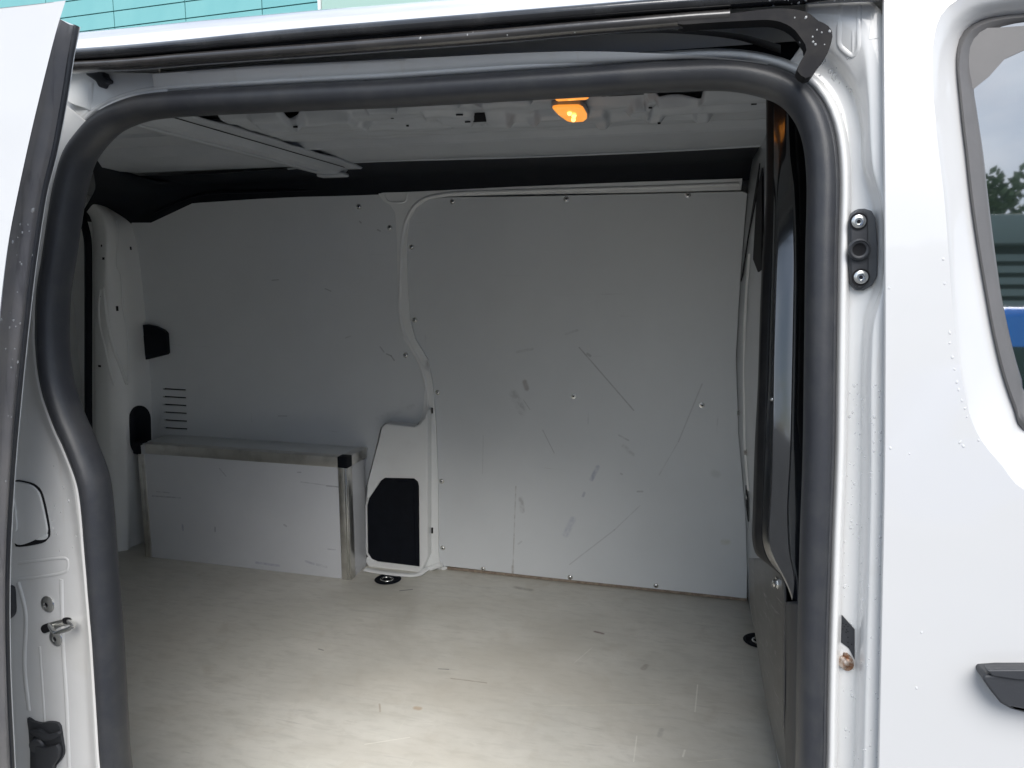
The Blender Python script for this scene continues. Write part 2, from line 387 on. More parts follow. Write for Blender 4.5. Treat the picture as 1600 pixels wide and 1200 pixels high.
add_marks(LM, [(a_, b_, w_, c_, s_ * .55, r_) for a_, b_, w_, c_, s_, r_ in [
    (wp(905, 543), wp(990, 641), .0030, (.20, .20, .20), .85, .35),
    (wp(918, 553), wp(922, 556), .006, (.18, .18, .18), .7, .3),
    (wp(820, 597), wp(823, 607), .011, (.20, .15, .13), .85, .35),
    (wp(802, 615), wp(816, 642), .018, (.24, .24, .24), .6, .8),
    (wp(818, 625), wp(828, 640), .002, (.25, .25, .25), .7, .3),
    (wp(848, 672), wp(866, 708), .0022, (.25, .25, .25), .7, .3),
    (wp(934, 730), wp(924, 749), .009, bl, .85, .6),
    (wp(913, 770), wp(911, 775), .006, (.2, .22, .32), .7, .4),
    (wp(895, 812), wp(884, 835), .014, (.26, .29, .42), .55, .6),
    (wp(1097, 600), wp(1060, 690), .0028, (.28, .27, .28), .6, .3),
    (wp(1060, 690), wp(1030, 742), .0025, (.28, .27, .28), .4, .5),
    (wp(1000, 790), wp(960, 828), .0025, (.28, .27, .28), .5, .5),
    (wp(960, 828), wp(890, 882), .0028, (.28, .27, .28), .55, .3),
    (wp(967, 680), wp(982, 688), .004, (.26, .26, .26), .6, .5),
    (wp(975, 698), wp(988, 710), .010, (.28, .28, .28), .5, .8),
    (wp(996, 768), wp(1004, 768), .004, (.25, .25, .25), .7, .3),
    (wp(970, 740), wp(972, 741), .004, (.25, .25, .25), .7, .3),
    (wp(1130, 847), wp(1138, 847), .012, (.44, .42, .22), .5, .6),
    (wp(1116, 740), wp(1120, 741), .016, (.42, .45, .42), .5, .3),
    (wp(806, 760), wp(801, 898), .0028, (.24, .21, .18), .75, .65),
    (wp(814, 780), wp(816, 798), .011, (.22, .20, .19), .7, .75),
    (wp(801, 885), wp(801, 902), .006, (.22, .18, .14), .7, .4),
    (wp(808, 550), wp(832, 545), .006, (.28, .28, .28), .55, .6),
    (wp(884, 522), wp(902, 516), .005, (.28, .28, .28), .55, .6),
    (wp(755, 680), wp(754, 740), .0022, (.36, .36, .35), .5, .4),
    (wp(810, 850), wp(815, 846), .004, (.3, .3, .3), .5, .4),
    (wp(425, 438), wp(435, 437), .003, (.14, .14, .15), .7, .3),
    (wp(508, 451), wp(517, 455), .003, (.14, .14, .15), .7, .3),
    (wp(590, 359), wp(594, 361), .0035, (.10, .10, .11), .8, .2),
    (wp(562, 346), wp(564, 348), .0035, (.12, .12, .13), .8, .2),
    (wp(594, 542), wp(600, 550), .003, (.16, .16, .17), .7, .4),
    (wp(604, 553), wp(611, 556), .0032, (.12, .12, .12), .85, .2),
    (wp(611, 556), wp(616, 563), .0032, (.12, .12, .12), .85, .2),
    (wp(540, 528), wp(548, 525), .003, (.2, .2, .2), .5, .5),
    (wp(435, 650), wp(448, 650), .0035, (.2, .2, .2), .6, .4),
    (wp(590, 655), wp(645, 635), .012, (.34, .34, .34), .4, .8)]])
# left lining panel with six vent slots
lp = [(205, 348), (210, 370), (216, 395), (222, 440), (228, 505), (233, 560), (236, 620), (239, 700)]
la = xz(lp, wall)
lb = xz([(572, 760), (580, 730), (590, 690), (595, 668), (602, 661), (648, 666), (656, 658), (662, 640), (665, 600), (660, 580), (650, 558), (632, 530), (626, 505), (622, 450), (621, 380), (618, 332), (611, 321), (600, 315), (592, 303), (500, 306), (400, 311), (310, 317), (300, 318), (236, 348)], wall)
slots = []
for i in range(6):
    y0 = 607.5 + i * 12.2; x0 = 254.5 + i * .5
    slots.append(xz([(x0, y0 - 1.3), (x0 + 35.5, y0 + .9), (x0 + 35.5, y0 + 3.2), (x0, y0 + 1.3)], wall))
lpan = sheet('lining_panel', [la + [(la[-1][0], .2), (lb[0][0], .2)] + lb] + slots, lambda z: wall(z), .009, M['lining'], VO, .0008, step=.08)
box('vent_backing', (-2.06, 2.378, .35), (-1.85, 2.384, .75), M['hole'], lpan, 0)
# plywood edge strip showing under the right panel
box('panel_edge', (pr_[0][0] + .01, 2.3635, 0.001), (.168, 2.373, .010), M['edge'], rpan, 0)
# --------------- pressed steel post between the two panels, wheel arch, header rail
post_l = [(592, 303), (600, 315), (611, 321), (618, 332), (621, 380), (622, 450), (626, 505), (632, 530), (650, 558), (660, 580), (665, 600), (662, 640), (656, 658)]
post_r = [(694, 890), (688, 884), (686, 860), (685, 750), (682, 660), (677, 600), (670, 562), (650, 530), (642, 500), (638, 450), (636, 380), (640, 345), (650, 325), (670, 312), (700, 307), (800, 304), (1000, 301), (1158, 297)]
pl_ = xz(post_l, wall); pq_ = xz(post_r, wall)
rail_top = [(1160, 279), (1000, 284), (800, 292), (640, 300), (600, 301)]
post = sheet('body_post', [pl_ + xz([(640, 700), (640, 895)], wall) + pq_ + xz(rail_top, wall)], lambda z: wall(z) - .006, .010, M['inner'], VO, .003, step=.06, seg=3)
tube('post_bead', [onS(a, b2, wall, -.004) for a, b2 in [(1155, 287), (1000, 293), (850, 297), (720, 301), (690, 304), (665, 310), (648, 322), (636, 342), (629, 370), (626, 430), (625, 480), (629, 512), (641, 540), (655, 565), (663, 590), (668, 620), (667, 680), (661, 720), (658, 800), (657, 870)]], .0065, .006, M['inner'], post, n=260, seg=12)
tube('post_bead', [onS(a, b2, wall, -.004) for a, b2 in [(601, 303), (604, 312), (612, 316), (630, 316), (635, 312), (636, 302)]], .004, .005, M['inner'], post, n=60, seg=10)
# slots in the post
for px, py, a_, b_ in [(676, 641, 1.6, 4.5), (676, 828, 1.6, 4.5)]:
    sheet('slot', [xz([(px - a_, py - b_), (px + a_, py - b_), (px + a_, py + b_), (px - a_, py + b_)], wall)], lambda z: wall(z) - .0068, .002, M['hole'], post, 0)
arch = [(668, 640), (664, 652), (656, 662), (647, 667), (603, 662), (596, 668), (591, 690), (581, 728), (574, 755), (571, 790), (571, 878), (577, 889), (640, 899), (658, 894), (668, 870), (668, 760), (668, 700)]
WA = lambda z: 2.365 - .045
ax = xz(arch, wall, -.045)
cov = [(601, 747), (647, 748), (652, 752), (654, 760), (655, 886), (590, 878), (580, 874), (574, 864), (573, 790), (576, 779), (595, 751)]
cx_ = xz(cov, wall, -.045)
wa = sheet('wheel_arch', [ax, cx_], WA, .05, M['inner'], VO, .016, step=1, seg=5)
sheet('arch_cover', [xz([(x, y) for x, y in cov], wall, -.038)], lambda z: 2.325, .01, M['black'], wa, .004, step=1)
sheet('cover_ridge', [xz([(618, 752), (645, 752), (649, 884), (628, 882)], wall, -.045)], lambda z: 2.3215, .006, M['black'], wa, .0035, step=1)
# foot flange of post and arch
tube('foot_flange', [onZ(a, b2, .006) for a, b2 in [(571, 890), (600, 895), (640, 899), (655, 897), (668, 889), (690, 885), (694, 888)]], .012, .006, M['inner'], wa, n=60, seg=10, depth=Vector((0, 0, 1)))
tube('foot_flange', [onS(a, b2, wall, -.02) for a, b2 in [(690, 882), (672, 888), (662, 892)]], .010, .010, M['inner'], wa, n=20, seg=10)
# --------------- black upper trim between wall and roof
top = [onZ(a, b2, 1.365) for a, b2 in [(560, 253), (800, 246), (1010, 237), (1200, 227)]]
def wl(px, py, o=.004): return onS(px, py, wall, o)
bt = [onZ(140, 247, 1.375), onZ(217, 275, 1.372), onZ(330, 272, 1.372), onZ(450, 263, 1.372), onZ(565, 252, 1.370), onZ(800, 245, 1.368), onZ(1000, 237, 1.367), onZ(1205, 226, 1.367)]
bb = [onY(120, 345, 2.30), wl(205, 352), wl(235, 352), wl(300, 322), wl(400, 313), wl(592, 306), wl(800, 296), wl(1000, 288), wl(1180, 281)]
bt2 = [bt[0], bt[0].lerp(bt[1], .6), bt[1]] + bt[2:]
mid = []
loft('upper_trim', [bt2, [a.lerp(b2, .5) + Vector((0, .055, .02)) for a, b2 in zip(resample(bt2, 9, smooth=False), resample(bb, 9, smooth=False))], bb], M['black'], VO, n=160, sub=6, smooth=60, rs=False)
tube('trim_lip', [p + Vector((0, 0, -.001)) for p in bt[3:]], .0035, .0035, M['roofin'], VO, n=80, seg=8)
tube('trim_fold', [wl(a, b2, -.012) for a, b2 in [(240, 332), (310, 305), (400, 300), (592, 292), (800, 285), (1000, 279), (1165, 270)]], .004, .004, M['black'], VO, n=80, seg=8)

# --------------- roof inside: pressed sheet extruded along the van
ZR = 1.38
def yz(py, z, px=800): return onZ(px, py, z).y
prof = [(.90, 1.32), (1.0, 1.352), (1.12, 1.385), (1.24, 1.395)]
k1 = onZ(250, 190, 1.385).y; 
def py_at(px, py):   # pixel row at x=800 of a line along the van seen at (px,py)
    return 430 + (py - 430) * (4427) / (px + 3627)
rows = [(py_at(250, 193), 1.392), (py_at(250, 196), 1.392), (py_at(250, 208), 1.370), (py_at(250, 214), 1.366), (py_at(250, 229), 1.384), (py_at(250, 233), 1.386), (217.0, 1.364), (220, 1.361), (234, 1.366), (243, 1.366), (246.5, 1.374)]
prof += [(yz(r, z), z) for r, z in rows]
prof = sorted(prof)
x0, x1 = XR, .30
rc = [[Vector((x0 + (x1 - x0) * i / 60, y, z)) for i in range(61)] for y, z in prof]
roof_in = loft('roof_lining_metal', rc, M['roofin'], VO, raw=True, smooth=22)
# pressed inner rail with its stampings: a height field
def sm(a, b2, x):
    t = min(1, max(0, (x - a) / (b2 - a))); return t * t * (3 - 2 * t)
def pill(x, y, cx, cy, hx, hy, s=.008, an=0):
    dx, dy = x - cx, y - cy; ca, sa = math.cos(an), math.sin(an); dx, dy = dx * ca + dy * sa, -dx * sa + dy * ca
    return (1 - sm(hx - s, hx + s, abs(dx))) * (1 - sm(hy - s, hy + s, abs(dy)))
def rz(px, py, z=1.36): p = onZ(px, py, z); return p.x, p.y
YN = 1.40
feats = []   # (px, py, half x m, half y m, height, angle)
for px, py, hx, hy, h_, an in [
        (480, 190, .10, .022, .010, .1), (520, 183, .07, .018, -.010, 0), (560, 194, .018, .018, .012, 0), (640, 189, .09, .012, -.008, -.05),
        (640, 197, .10, .016, .008, .05), (745, 183, .07, .030, .009, 0), (790, 196, .05, .012, -.009, .1), (800, 180, .05, .02, .010, -.1), (890, 182, .075, .036, .010, .0),
        (840, 176, .05, .010, -.010, 0), (960, 160, .06, .03, -.012, .2), (985, 180, .07, .014, .010, -.3), (1000, 170, .02, .03, .010, .3), (1050, 181, .045, .022, -.010, 0), (1070, 181, .05, .018, .012, 0),
        (1110, 168, .12, .012, .010, 0), (1120, 176, .10, .010, -.010, 0), (1115, 150, .10, .02, .012, 0), (1010, 152, .06, .018, -.010, 0), (700, 180, .05, .03, .008, .3), (430, 188, .05, .02, .008, .4), (440, 200, .05, .012, -.008, .3)]:
    feats.append((*rz(px, py), hx, hy, h_, an))
def edge_y(x):
    # the near edge of the rail, with notches
    e = rz(800, 160)[1]
    for a, b2, d in [(-.97, -.86, .0), (-.84, -.60, .030), (-.52, -.47, .015), (-.43, -.33, .035), (-.28, -.20, -.01), (-.19, -.11, .015), (-.12, -.02, .045)]:
        e += d * sm(a - .012, a + .006, x) * (1 - sm(b2 - .006, b2 + .012, x))
    return e
gx, gy = 340, 64; v = []; f = []
YF = yz(201, 1.372)
for i in range(gx):
    x = -.985 + (.125 + .985) * i / (gx - 1); e = edge_y(x)
    for j in range(gy):
        t = j / (gy - 1); y = e + (YF - e) * t
        z = 1.362
        for cx, cy, hx, hy, h_, an in feats: z -= h_ * 1.25 * pill(x, y, cx, cy, hx, hy, .006, an)
        z += .02 * (1 - sm(0, .05, t)) * (.4 + .6 * math.sin(x * 23) ** 2) + .012 * sm(.93, 1, t)
        z += .004 * noise.noise(Vector((x * 14, y * 30, 0)))
        v.append((x, y, z))
for i in range(gx - 1):
    for j in range(gy - 1): f.append((i * gy + j, (i + 1) * gy + j, (i + 1) * gy + j + 1, i * gy + j + 1))
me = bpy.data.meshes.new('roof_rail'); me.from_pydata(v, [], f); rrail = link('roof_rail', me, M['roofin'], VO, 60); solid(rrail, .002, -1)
# black sheet standing in for the shade on the near side of the rail
box('header_shade', (-1.03, 1.13, 1.376), (.20, 1.46, 1.380), M['hole'], VO, 0)
for px, py, a_, b_ in [(746, 183, .034, .020), (613, 184, .006, .004), (637, 196, .006, .004), (462, 198, .010, .004), (718, 179, .014, .003), (731, 190, .012, .003), (1030, 192, .006, .004), (1016, 168, .007, .003), (1178, 162, .010, .004)]:
    h_ = hit(px, py, [rrail])
    if h_:
        o = box('hole_plate', (-a_ / 2, -b_ / 2, -.0008), (a_ / 2, b_ / 2, .0008), M['hole'], rrail, .0007)
        o.location = h_[0] + h_[1] * .0012; o.rotation_mode = 'QUATERNION'; o.rotation_quaternion = (-h_[1]).to_track_quat('Z', 'Y')
# roof lamp: bezel, amber lens, two bulbs
lh = hit(893, 180, [rrail])
def lens_outline(k): return [(863, 170), (872, 168.5), (905, 168), (911, 171), (917, 181), (917, 186), (912, 190.5), (893, 191.5), (886, 190), (872, 180)]
zz = lh[0].z
def plateZ(name, pts, z, t, m, parent, bw):
    P = [onZ(a, b2, z) for a, b2 in pts]; bm = bmesh.new(); vs = [bm.verts.new(p) for p in P]; fc = bm.faces.new(vs)
    g = bmesh.ops.extrude_face_region(bm, geom=[fc], use_keep_orig=True)
    for e in g['geom']:
        if isinstance(e, bmesh.types.BMVert): e.co.z += t
    bmesh.ops.recalc_face_normals(bm, faces=bm.faces)
    me = bpy.data.meshes.new(name); bm.to_mesh(me); bm.free(); o = link(name, me, m, parent); bev(o, bw); return o
ol = [(861, 169), (872, 167), (907, 166.5), (914, 170), (920, 181), (920, 187), (914, 192.5), (893, 194), (884, 191), (868, 180)]
bez = plateZ('roof_lamp', ol, zz - .006, .012, M['roofin'], VO, .002)
lens = plateZ('lens', lens_outline(1), zz - .011, .006, M['amber'], bez, .002)
for px, py in [(890, 177), (897, 181), (896, 187)]:
    p = onZ(px, py, zz - .0125); o = put('bulb', None, p, (0, 0, -1), bez)
bm = bmesh.new(); bmesh.ops.create_uvsphere(bm, u_segments=12, v_segments=8, radius=.0045); bme = bpy.data.meshes.new('bulb'); bm.to_mesh(bme); bm.free(); bme.materials.append(M['bulb'])
for o in list(bez.children):
    if o.type == 'EMPTY':
        p = o.location.copy(); bpy.data.objects.remove(o); q = put('bulb', bme, p, (0, 0, -1), bez)
# second lamp lens on the header, half hidden by the seal
p2 = onZ(893, 156, 1.345)
l2 = box('header_lamp', (p2.x - .030, p2.y - .03, 1.345), (p2.x + .030, p2.y + .012, 1.36), M['amber'], VO, .006)
# roof bow (cross beam) with flanges
def bow_pt(px, py, z): return onZ(px, py, z)
xb0, xb1 = -1.135, -1.055
def hat(y, s=1.0):
    return [(-1.185, 1.362), (-1.150, 1.362), (-1.138, 1.343), (-1.132, 1.341), (-1.072, 1.341), (-1.066, 1.343), (-1.052, 1.360), (-1.010, 1.360), (-1.005, 1.364)]
bc = []
for i in range(61):
    y = 1.05 + (2.085 - 1.05) * i / 60
    wv = .004 * math.sin(y * 40) + .004 * math.sin(y * 17)
    bc.append([Vector((x + (wv if k in (0, 1, 7, 8) else 0), y, z - (.004 * math.exp(-((y - 2.08) / .02) ** 2)))) for k, (x, z) in enumerate(hat(y))])
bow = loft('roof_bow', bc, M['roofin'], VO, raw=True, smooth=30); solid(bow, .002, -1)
tube('bow_bead', [Vector((-1.102, y, 1.3405)) for y in (1.15, 1.5, 1.98)], .007, .004, M['roofin'], bow, n=30, depth=Vector((0, 0, 1)), seg=10)
box('bow_end', (-1.14, 2.05, 1.334), (-1.05, 2.09, 1.345), M['roofin'], bow, .005)
box('seam_line', (-1.051, 1.25, 1.3585), (-1.0475, 2.06, 1.3598), M['hole'], bow, 0)
for y in (1.42, 1.72, 1.90): box('slot', (-1.165, y, 1.3605), (-1.157, y + .035, 1.3618), M['hole'], bow, 0)

# --------------- rear: pillar with pressings, rear door opening seal and inner door
pr_edge = [wl(a, b2, .0) for a, b2 in [(168, 318), (185, 340), (205, 350), (216, 395), (228, 505), (236, 620), (239, 700), (242, 830), (244, 868)]]
pc = [
    [onY(a, b2, 2.25) for a, b2 in [(112, 330), (128, 325), (143, 345), (146, 420), (147, 600), (148, 700), (150, 800), (152, 872)]],
    [onY(a, b2, 2.21) for a, b2 in [(120, 316), (150, 322), (165, 360), (164, 440), (168, 560), (172, 700), (176, 800), (182, 868)]],
    [onY(a, b2, 2.235) for a, b2 in [(126, 308), (158, 318), (178, 350), (181, 420), (186, 520), (193, 640), (198, 760), (200, 868)]],
    [onY(a, b2, 2.27) for a, b2 in [(132, 303), (165, 316), (186, 350), (196, 420), (203, 520), (211, 640), (212, 760), (206, 868)]],
    [p + Vector((0, .01, 0)) for p in pr_edge]]
rpil = loft('rear_pillar', pc, M['inner'], VO, n=120, sub=6, smooth=60); solid(rpil, .003, 1)
_bv.clear()
for px, py, a_, b_ in [(159, 384, .008, .008), (162, 404, .016, .009), (204, 388, .008, .012), (183, 482, .008, .018), (156, 572, .022, .008), (162, 724, .018, .007), (157, 463, .006, .005)]:
    h_ = hit(px, py, [rpil])
    if h_:
        o = box('hole_plate', (-a_ / 2, -b_ / 2, -.0008), (a_ / 2, b_ / 2, .0008), M['hole'], rpil, .0007)
        o.location = h_[0] + h_[1] * .001; o.rotation_mode = 'QUATERNION'; o.rotation_quaternion = h_[1].to_track_quat('Z', 'Y')
def onobj(pts, objs, lift=0.0):
    out = []
    for a, b2 in pts:
        h_ = hit(a, b2, objs)
        if h_: out.append(h_[0] + h_[1] * lift)
    return out
for pts, r_ in [([(158, 452), (155, 480), (157, 510), (165, 545), (172, 580), (179, 602)], .005), ([(162, 450), (165, 480), (168, 505), (176, 540), (188, 572), (198, 600), (199, 596)], .0055), ([(182, 345), (183, 380), (183, 415), (189, 430), (192, 480), (199, 520), (200, 600), (198, 596)], .004), ([(158, 452), (162, 450)], .003),
                ([(145, 376), (165, 377), (205, 377)], .0012)]:
    tube('pressed_bead', onobj(pts, [rpil], .0), r_, r_, M['inner'], rpil, n=60, seg=8, depth=Vector((0, 1, 0)))
# inner side of the closed rear door and its opening seal
box('rear_door', (XR - .03, .80, -.05), (XR, 2.50, 1.42), M['inner'], VO, 0)
sealpts = [(122, 325), (130, 345), (137, 375), (138, 430), (138, 520), (138, 620), (139, 700), (141, 800), (142, 872)]
tube('rear_opening_seal', [onY(a, b2, 2.24) for a, b2 in sealpts], .014, .012, M['black'], VO, n=60, seg=12)
# black plastic covers on the rear pillar
cp = [(217, 508.5), (228, 507), (241, 510), (254, 516), (258.5, 521), (260.5, 552), (258, 554.5), (222, 563.5), (217.5, 560), (215, 520)]
cov1 = sheet('pillar_cap', [xz(cp, wall, -.02)], lambda z: wall(z) - .02, .022, M['black'], VO, .004, step=1, seg=3)
sheet('cap_face', [xz([(220, 524), (256, 525), (257.5, 549), (222, 558)], wall, -.022)], lambda z: wall(z) - .0215, .006, M['black'], cov1, .002, step=1)
ov = [];
for i in range(24):
    th = 2 * math.pi * i / 24; ex = 15.8 * math.cos(th); ey = 21 * math.sin(th) + (18 if math.sin(th) > 0 else -18); ov.append((218 + ex + ey * .03, 672.5 + ey))

# --------------- plywood box over the wheel arch
YBX = 2.193
bl_, br_ = -1.985, -1.146
zt = onY(545, 716, YBX).z
zb2 = onY(545, 731, YBX).z
wb = box('wheel_box', (bl_ + .004, YBX + .003, .0), (br_ - .030, YBX + .012, zt - .006), M['board'], VO, .001)
wb['label'] = 'light grey boxed-in wheel arch with aluminium edging and black corner caps'
box('side_board', (br_ - .013, YBX + .010, .0), (br_ - .003, 2.33, zt - .006), M['board'], wb, .001)
box('lid_board', (bl_, YBX + .012, zt - .012), (br_ - .004, 2.362, zt - .002), M['lining'], wb, .001)
zz0 = zt - .035
box('front_edge_trim', (bl_ + .033, YBX, zz0), (br_ - .034, YBX + .003, zt), M['alu'], wb, .0008)
box('lid_edge_trim', (bl_ + .03, YBX + .003, zt - .002), (br_ - .034, YBX + .036, zt + .001), M['alu'], wb, .0008)
box('side_edge_trim', (br_ - .003, YBX + .036, zz0), (br_, 2.345, zt), M['alu'], wb, .0008)
box('side_lid_trim', (br_ - .034, YBX + .036, zt - .002), (br_ - .003, 2.345, zt + .001), M['alu'], wb, .0008)
box('corner_post', (br_ - .034, YBX - .001, 0), (br_ - .012, YBX + .004, zz0), M['alu'], wb, .001)
box('corner_post', (br_ - .012, YBX - .001, 0), (br_ - .004, YBX + .006, zz0), M['zinc'], wb, .002)
box('corner_post', (br_ - .004, YBX + .001, 0), (br_ + .001, YBX + .034, zz0), M['alu'], wb, .001)
box('corner_post', (bl_, YBX - .001, 0), (bl_ + .012, YBX + .004, zz0 - .004), M['alu'], wb, .001)
box('corner_post', (bl_ + .013, YBX - .001, 0), (bl_ + .027, YBX + .004, zz0 - .004), M['alu'], wb, .001)
box('corner_cap', (br_ - .035, YBX - .002, zz0 - .001), (br_ + .002, YBX + .036, zt + .003), M['black'], wb, .003)
box('corner_cap', (bl_ - .02, YBX - .002, zz0 - .004), (bl_ + .013, YBX + .04, zt + .003), M['black'], wb, .003)
def bp(px, py): return tuple(onY(px, py, YBX + .003))
add_marks(M['board'], [(a_, b_, w_, c_, s_ * .65, r_) for a_, b_, w_, c_, s_, r_ in [
    (bp(238, 775), bp(282, 778), .0035, (.2, .2, .24), .75, .6), (bp(244, 768), bp(265, 770), .003, (.25, .25, .28), .6, .7),
    (bp(343, 732), bp(353, 744), .003, (.25, .25, .28), .6, .5), (bp(510, 759), bp(531, 761), .003, (.15, .15, .18), .8, .3),
    (bp(470, 753), bp(508, 758), .0025, (.3, .3, .32), .6, .5), (bp(285, 820), bp(286, 828), .005, (.15, .16, .30), .8, .5), (bp(336, 824), bp(336, 830), .004, (.15, .15, .2), .8, .3),
    (bp(400, 879), bp(436, 884), .006, (.25, .24, .38), .7, .6), (bp(478, 877), bp(490, 881), .006, (.25, .25, .34), .7, .5), (bp(495, 882), bp(510, 886), .006, (.3, .3, .34), .5, .7),
    (bp(512, 858), bp(524, 859), .003, (.25, .25, .3), .7, .5), (bp(444, 820), bp(447, 822), .005, (.25, .25, .3), .7, .4), (bp(465, 738), bp(470, 738), .003, (.2, .2, .22), .7, .3)]])

# --------------- fixings
screw = lathe_me('screw', [(.0, .0), (.0095, 0), (.0092, .0012), (.0062, .0015), (.0062, .003), (.0045, .0046), (.0028, .005), (.0024, .0036), (0, .0034)], 16, [M['zinc'], M['hole']], 7)
for px, py in [(561, 323), (609, 356), (634, 555), (643, 386)][:3]:
    p = wl(px, py, 0); put('screw', screw, p, (0, -1, -.05), lpan)
for px, py in [(707, 315), (643, 386), (648, 500), (684, 613), (690, 752), (692, 856), (755, 889), (891, 902), (1025, 915), (885, 311), (1075, 305), (896, 619), (1097, 633)]:
    p = wl(px, py, 0); put('screw', screw, p, (0, -1, -.05), rpan, random.uniform(.92, 1.05))
ring = lathe_me('anchor_ring', [(0, .0004), (.034, .0006), (.037, .0026), (.042, .0030), (.046, .0002)], 32, [M['black']])
def anchor(px, py):
    p = onZ(px, py, .001); a = put('anchor_ring', ring, p, (0, 0, 1), fl)
    P = [p + Vector((.020 * math.cos(t), .018 * math.sin(t) - .008, .003 + .0 * math.sin(t))) for t in [2 * math.pi * i / 16 for i in range(16)]]
    o = tube('floor_ring_bar', P, .0035, .0035, M['zinc'], fl, n=40, closed=True, depth=Vector((0, 0, 1)), seg=8)
anchor(606, 905); anchor(1187, 1001)
# cut is not needed: the ring seat is a shallow dark cup lying in the floor
# --------------- bulkhead on the right
def bk(z, d): return Vector((corner_x(z) + d, 0, z))
bcv = []
for yv, dx in [(2.375, 0), (2.0, .012), (1.6, .018), (1.33, .020)]:
    bcv.append([Vector((corner_x(z) + dx, yv, z)) for z in [i * 1.38 / 30 for i in range(31)]])
bulk = loft('bulkhead', bcv, M['inner2'], VO, raw=True, smooth=60); solid(bulk, .004, -1)
tube('bulkhead_bead', [Vector((corner_x(z) + .008, 2.1, z)) for z in (1.1, .9, .6, .45)], .02, .005, M['inner'], bulk, n=40, depth=Vector((1, 0, 0)), seg=12)
_bv.clear()
hexb = lathe_me('hex_bolt', [(0, 0), (.013, 0), (.013, .0025), (.0085, .0025), (.0085, .009), (.007, .010), (0, .010)], 6, [M['zinc']])
for px, py in [(1149, 607), (1156, 645), (1167, 707), (1170, 777), (1193, 925)]:
    h_ = hit(px, py, [bulk])
    if h_: put('hex_bolt', hexb, h_[0], h_[1], bulk, .8)
def bulk_plate(name, pts, m, t=.003):
    P = onobj(pts, [bulk], .004)
    if len(P) < 3: return
    bm = bmesh.new(); bm.faces.new([bm.verts.new(p) for p in P]); bmesh.ops.triangulate(bm, faces=bm.faces)
    me = bpy.data.meshes.new(name); bm.to_mesh(me); bm.free(); o = link(name, me, m, bulk); solid(o, t, 0); return o
bulk_plate('vent_opening', [(1167, 278), (1190, 255), (1186, 300), (1172, 370), (1163, 430), (1160, 440), (1162, 360)], M['hole'])
bulk_plate('vent_opening', [(1186, 300), (1194, 262), (1194, 420), (1188, 425), (1180, 405)], M['hole'])
bulk_plate('slot', [(1146.5, 618), (1148, 614), (1149, 628), (1147.5, 634)], M['hole'])
bulk_plate('slot', [(1168, 758), (1171, 780), (1171.5, 815), (1168, 790)], M['hole'])
bulk_plate('hole', [(1191, 912), (1195, 908), (1198, 925), (1196, 938), (1192, 932)], M['hole'])
# --------------- glossy black trim at the near end of the bulkhead
def gy_(pts, y): return [onY(a, b2, y) for a, b2 in pts]
def tilt(P, y0, k=.16):
    out = []
    for p in P:
        y = y0
        for _ in range(4):
            q = C0 + (p - C0) * (y / (p.y)); y = y0 + k * max(0, q.z - .80)
        out.append(C0 + (p - C0) * (y / p.y))
    return out
TC = [tilt(gy_(P, 1.2), y) for P, y in [
    ([(1197, 150), (1197, 300), (1191, 400), (1187, 500), (1184, 600), (1179, 700), (1176, 800), (1175, 840), (1180, 864), (1192, 876)], 1.200),
    ([(1199, 150), (1199, 300), (1194, 400), (1190, 500), (1187, 600), (1184, 700), (1181, 800), (1180, 840), (1186, 868), (1200, 882)], 1.178),
    ([(1208, 150), (1208, 300), (1205, 400), (1202, 500), (1199, 600), (1195, 700), (1191, 800), (1191, 845), (1201, 875), (1222, 900)], 1.168),
    ([(1221, 150), (1220, 240), (1215, 300), (1212, 400), (1209, 500), (1207, 600), (1206, 700), (1203, 800), (1203, 848), (1211, 880), (1230, 910)], 1.153),
    ([(1230, 150), (1233, 240), (1240, 300), (1243, 400), (1242, 500), (1240, 600), (1237, 700), (1232, 800), (1236, 870), (1244, 905), (1246, 966)], 1.143),
    ([(1242, 150), (1244, 240), (1249, 300), (1250, 400), (1249, 500), (1247, 600), (1246, 660), (1253, 720), (1256, 800), (1256, 900), (1256, 966)], 1.156),
    ([(1266, 150), (1268, 300), (1268, 400), (1268, 500), (1267, 600), (1266, 700), (1266, 800), (1266, 900), (1266, 966)], 1.175),
    ([(1300, 150), (1300, 500), (1300, 966)], 1.12)]]
TC = [resample(c, 120) for c in TC]
gl = loft('pillar_trim', TC[2:6], M['gloss'], VO, raw=True, sub=5, smooth=60)
for part in (TC[0:3], TC[5:8]):
    solid(loft('trim_flange', part, M['matte'], gl, raw=True, sub=4, smooth=60), .003, -1)
solid(gl, .003, -1)
gl['label'] = 'glossy black moulded trim beside the bulkhead'
# lower scuffed panel and its black edge
M['scuff'] = mat('scuffed_grey_plastic', (.028, .030, .033), .36, coat=.15, var=(25, (.05, .052, .053), .45, .65))
add_streaks(M['scuff'], (20, 20, 110), (0, 0, .4), .60, .70, (.32, .32, .31), .45)
lowp = loft('lower_trim', [
    gy_([(1170, 872), (1172, 940), (1183, 1010), (1194, 1080), (1210, 1160), (1232, 1240)], 1.42),
    gy_([(1206, 872), (1206, 960), (1206, 1010), (1210, 1080), (1221, 1150), (1245, 1240)], 1.23),
    gy_([(1224, 872), (1228, 960), (1227, 1010), (1226, 1080), (1226, 1150), (1248, 1240)], 1.17)], M['scuff'], VO, n=60, sub=3, smooth=50)
solid(lowp, .003, -1)
lw2 = loft('lower_post', [
    gy_([(1227, 940), (1228, 1080), (1226, 1150), (1232, 1240)], 1.168),
    gy_([(1234, 940), (1233, 1080), (1232, 1170), (1238, 1240)], 1.12),
    gy_([(1250, 940), (1248, 1080), (1244, 1170), (1248, 1240)], 1.10),
    gy_([(1300, 940), (1298, 1080), (1290, 1170), (1290, 1240)], 1.08)], M['plastic'], VO, n=60, sub=3, smooth=50)
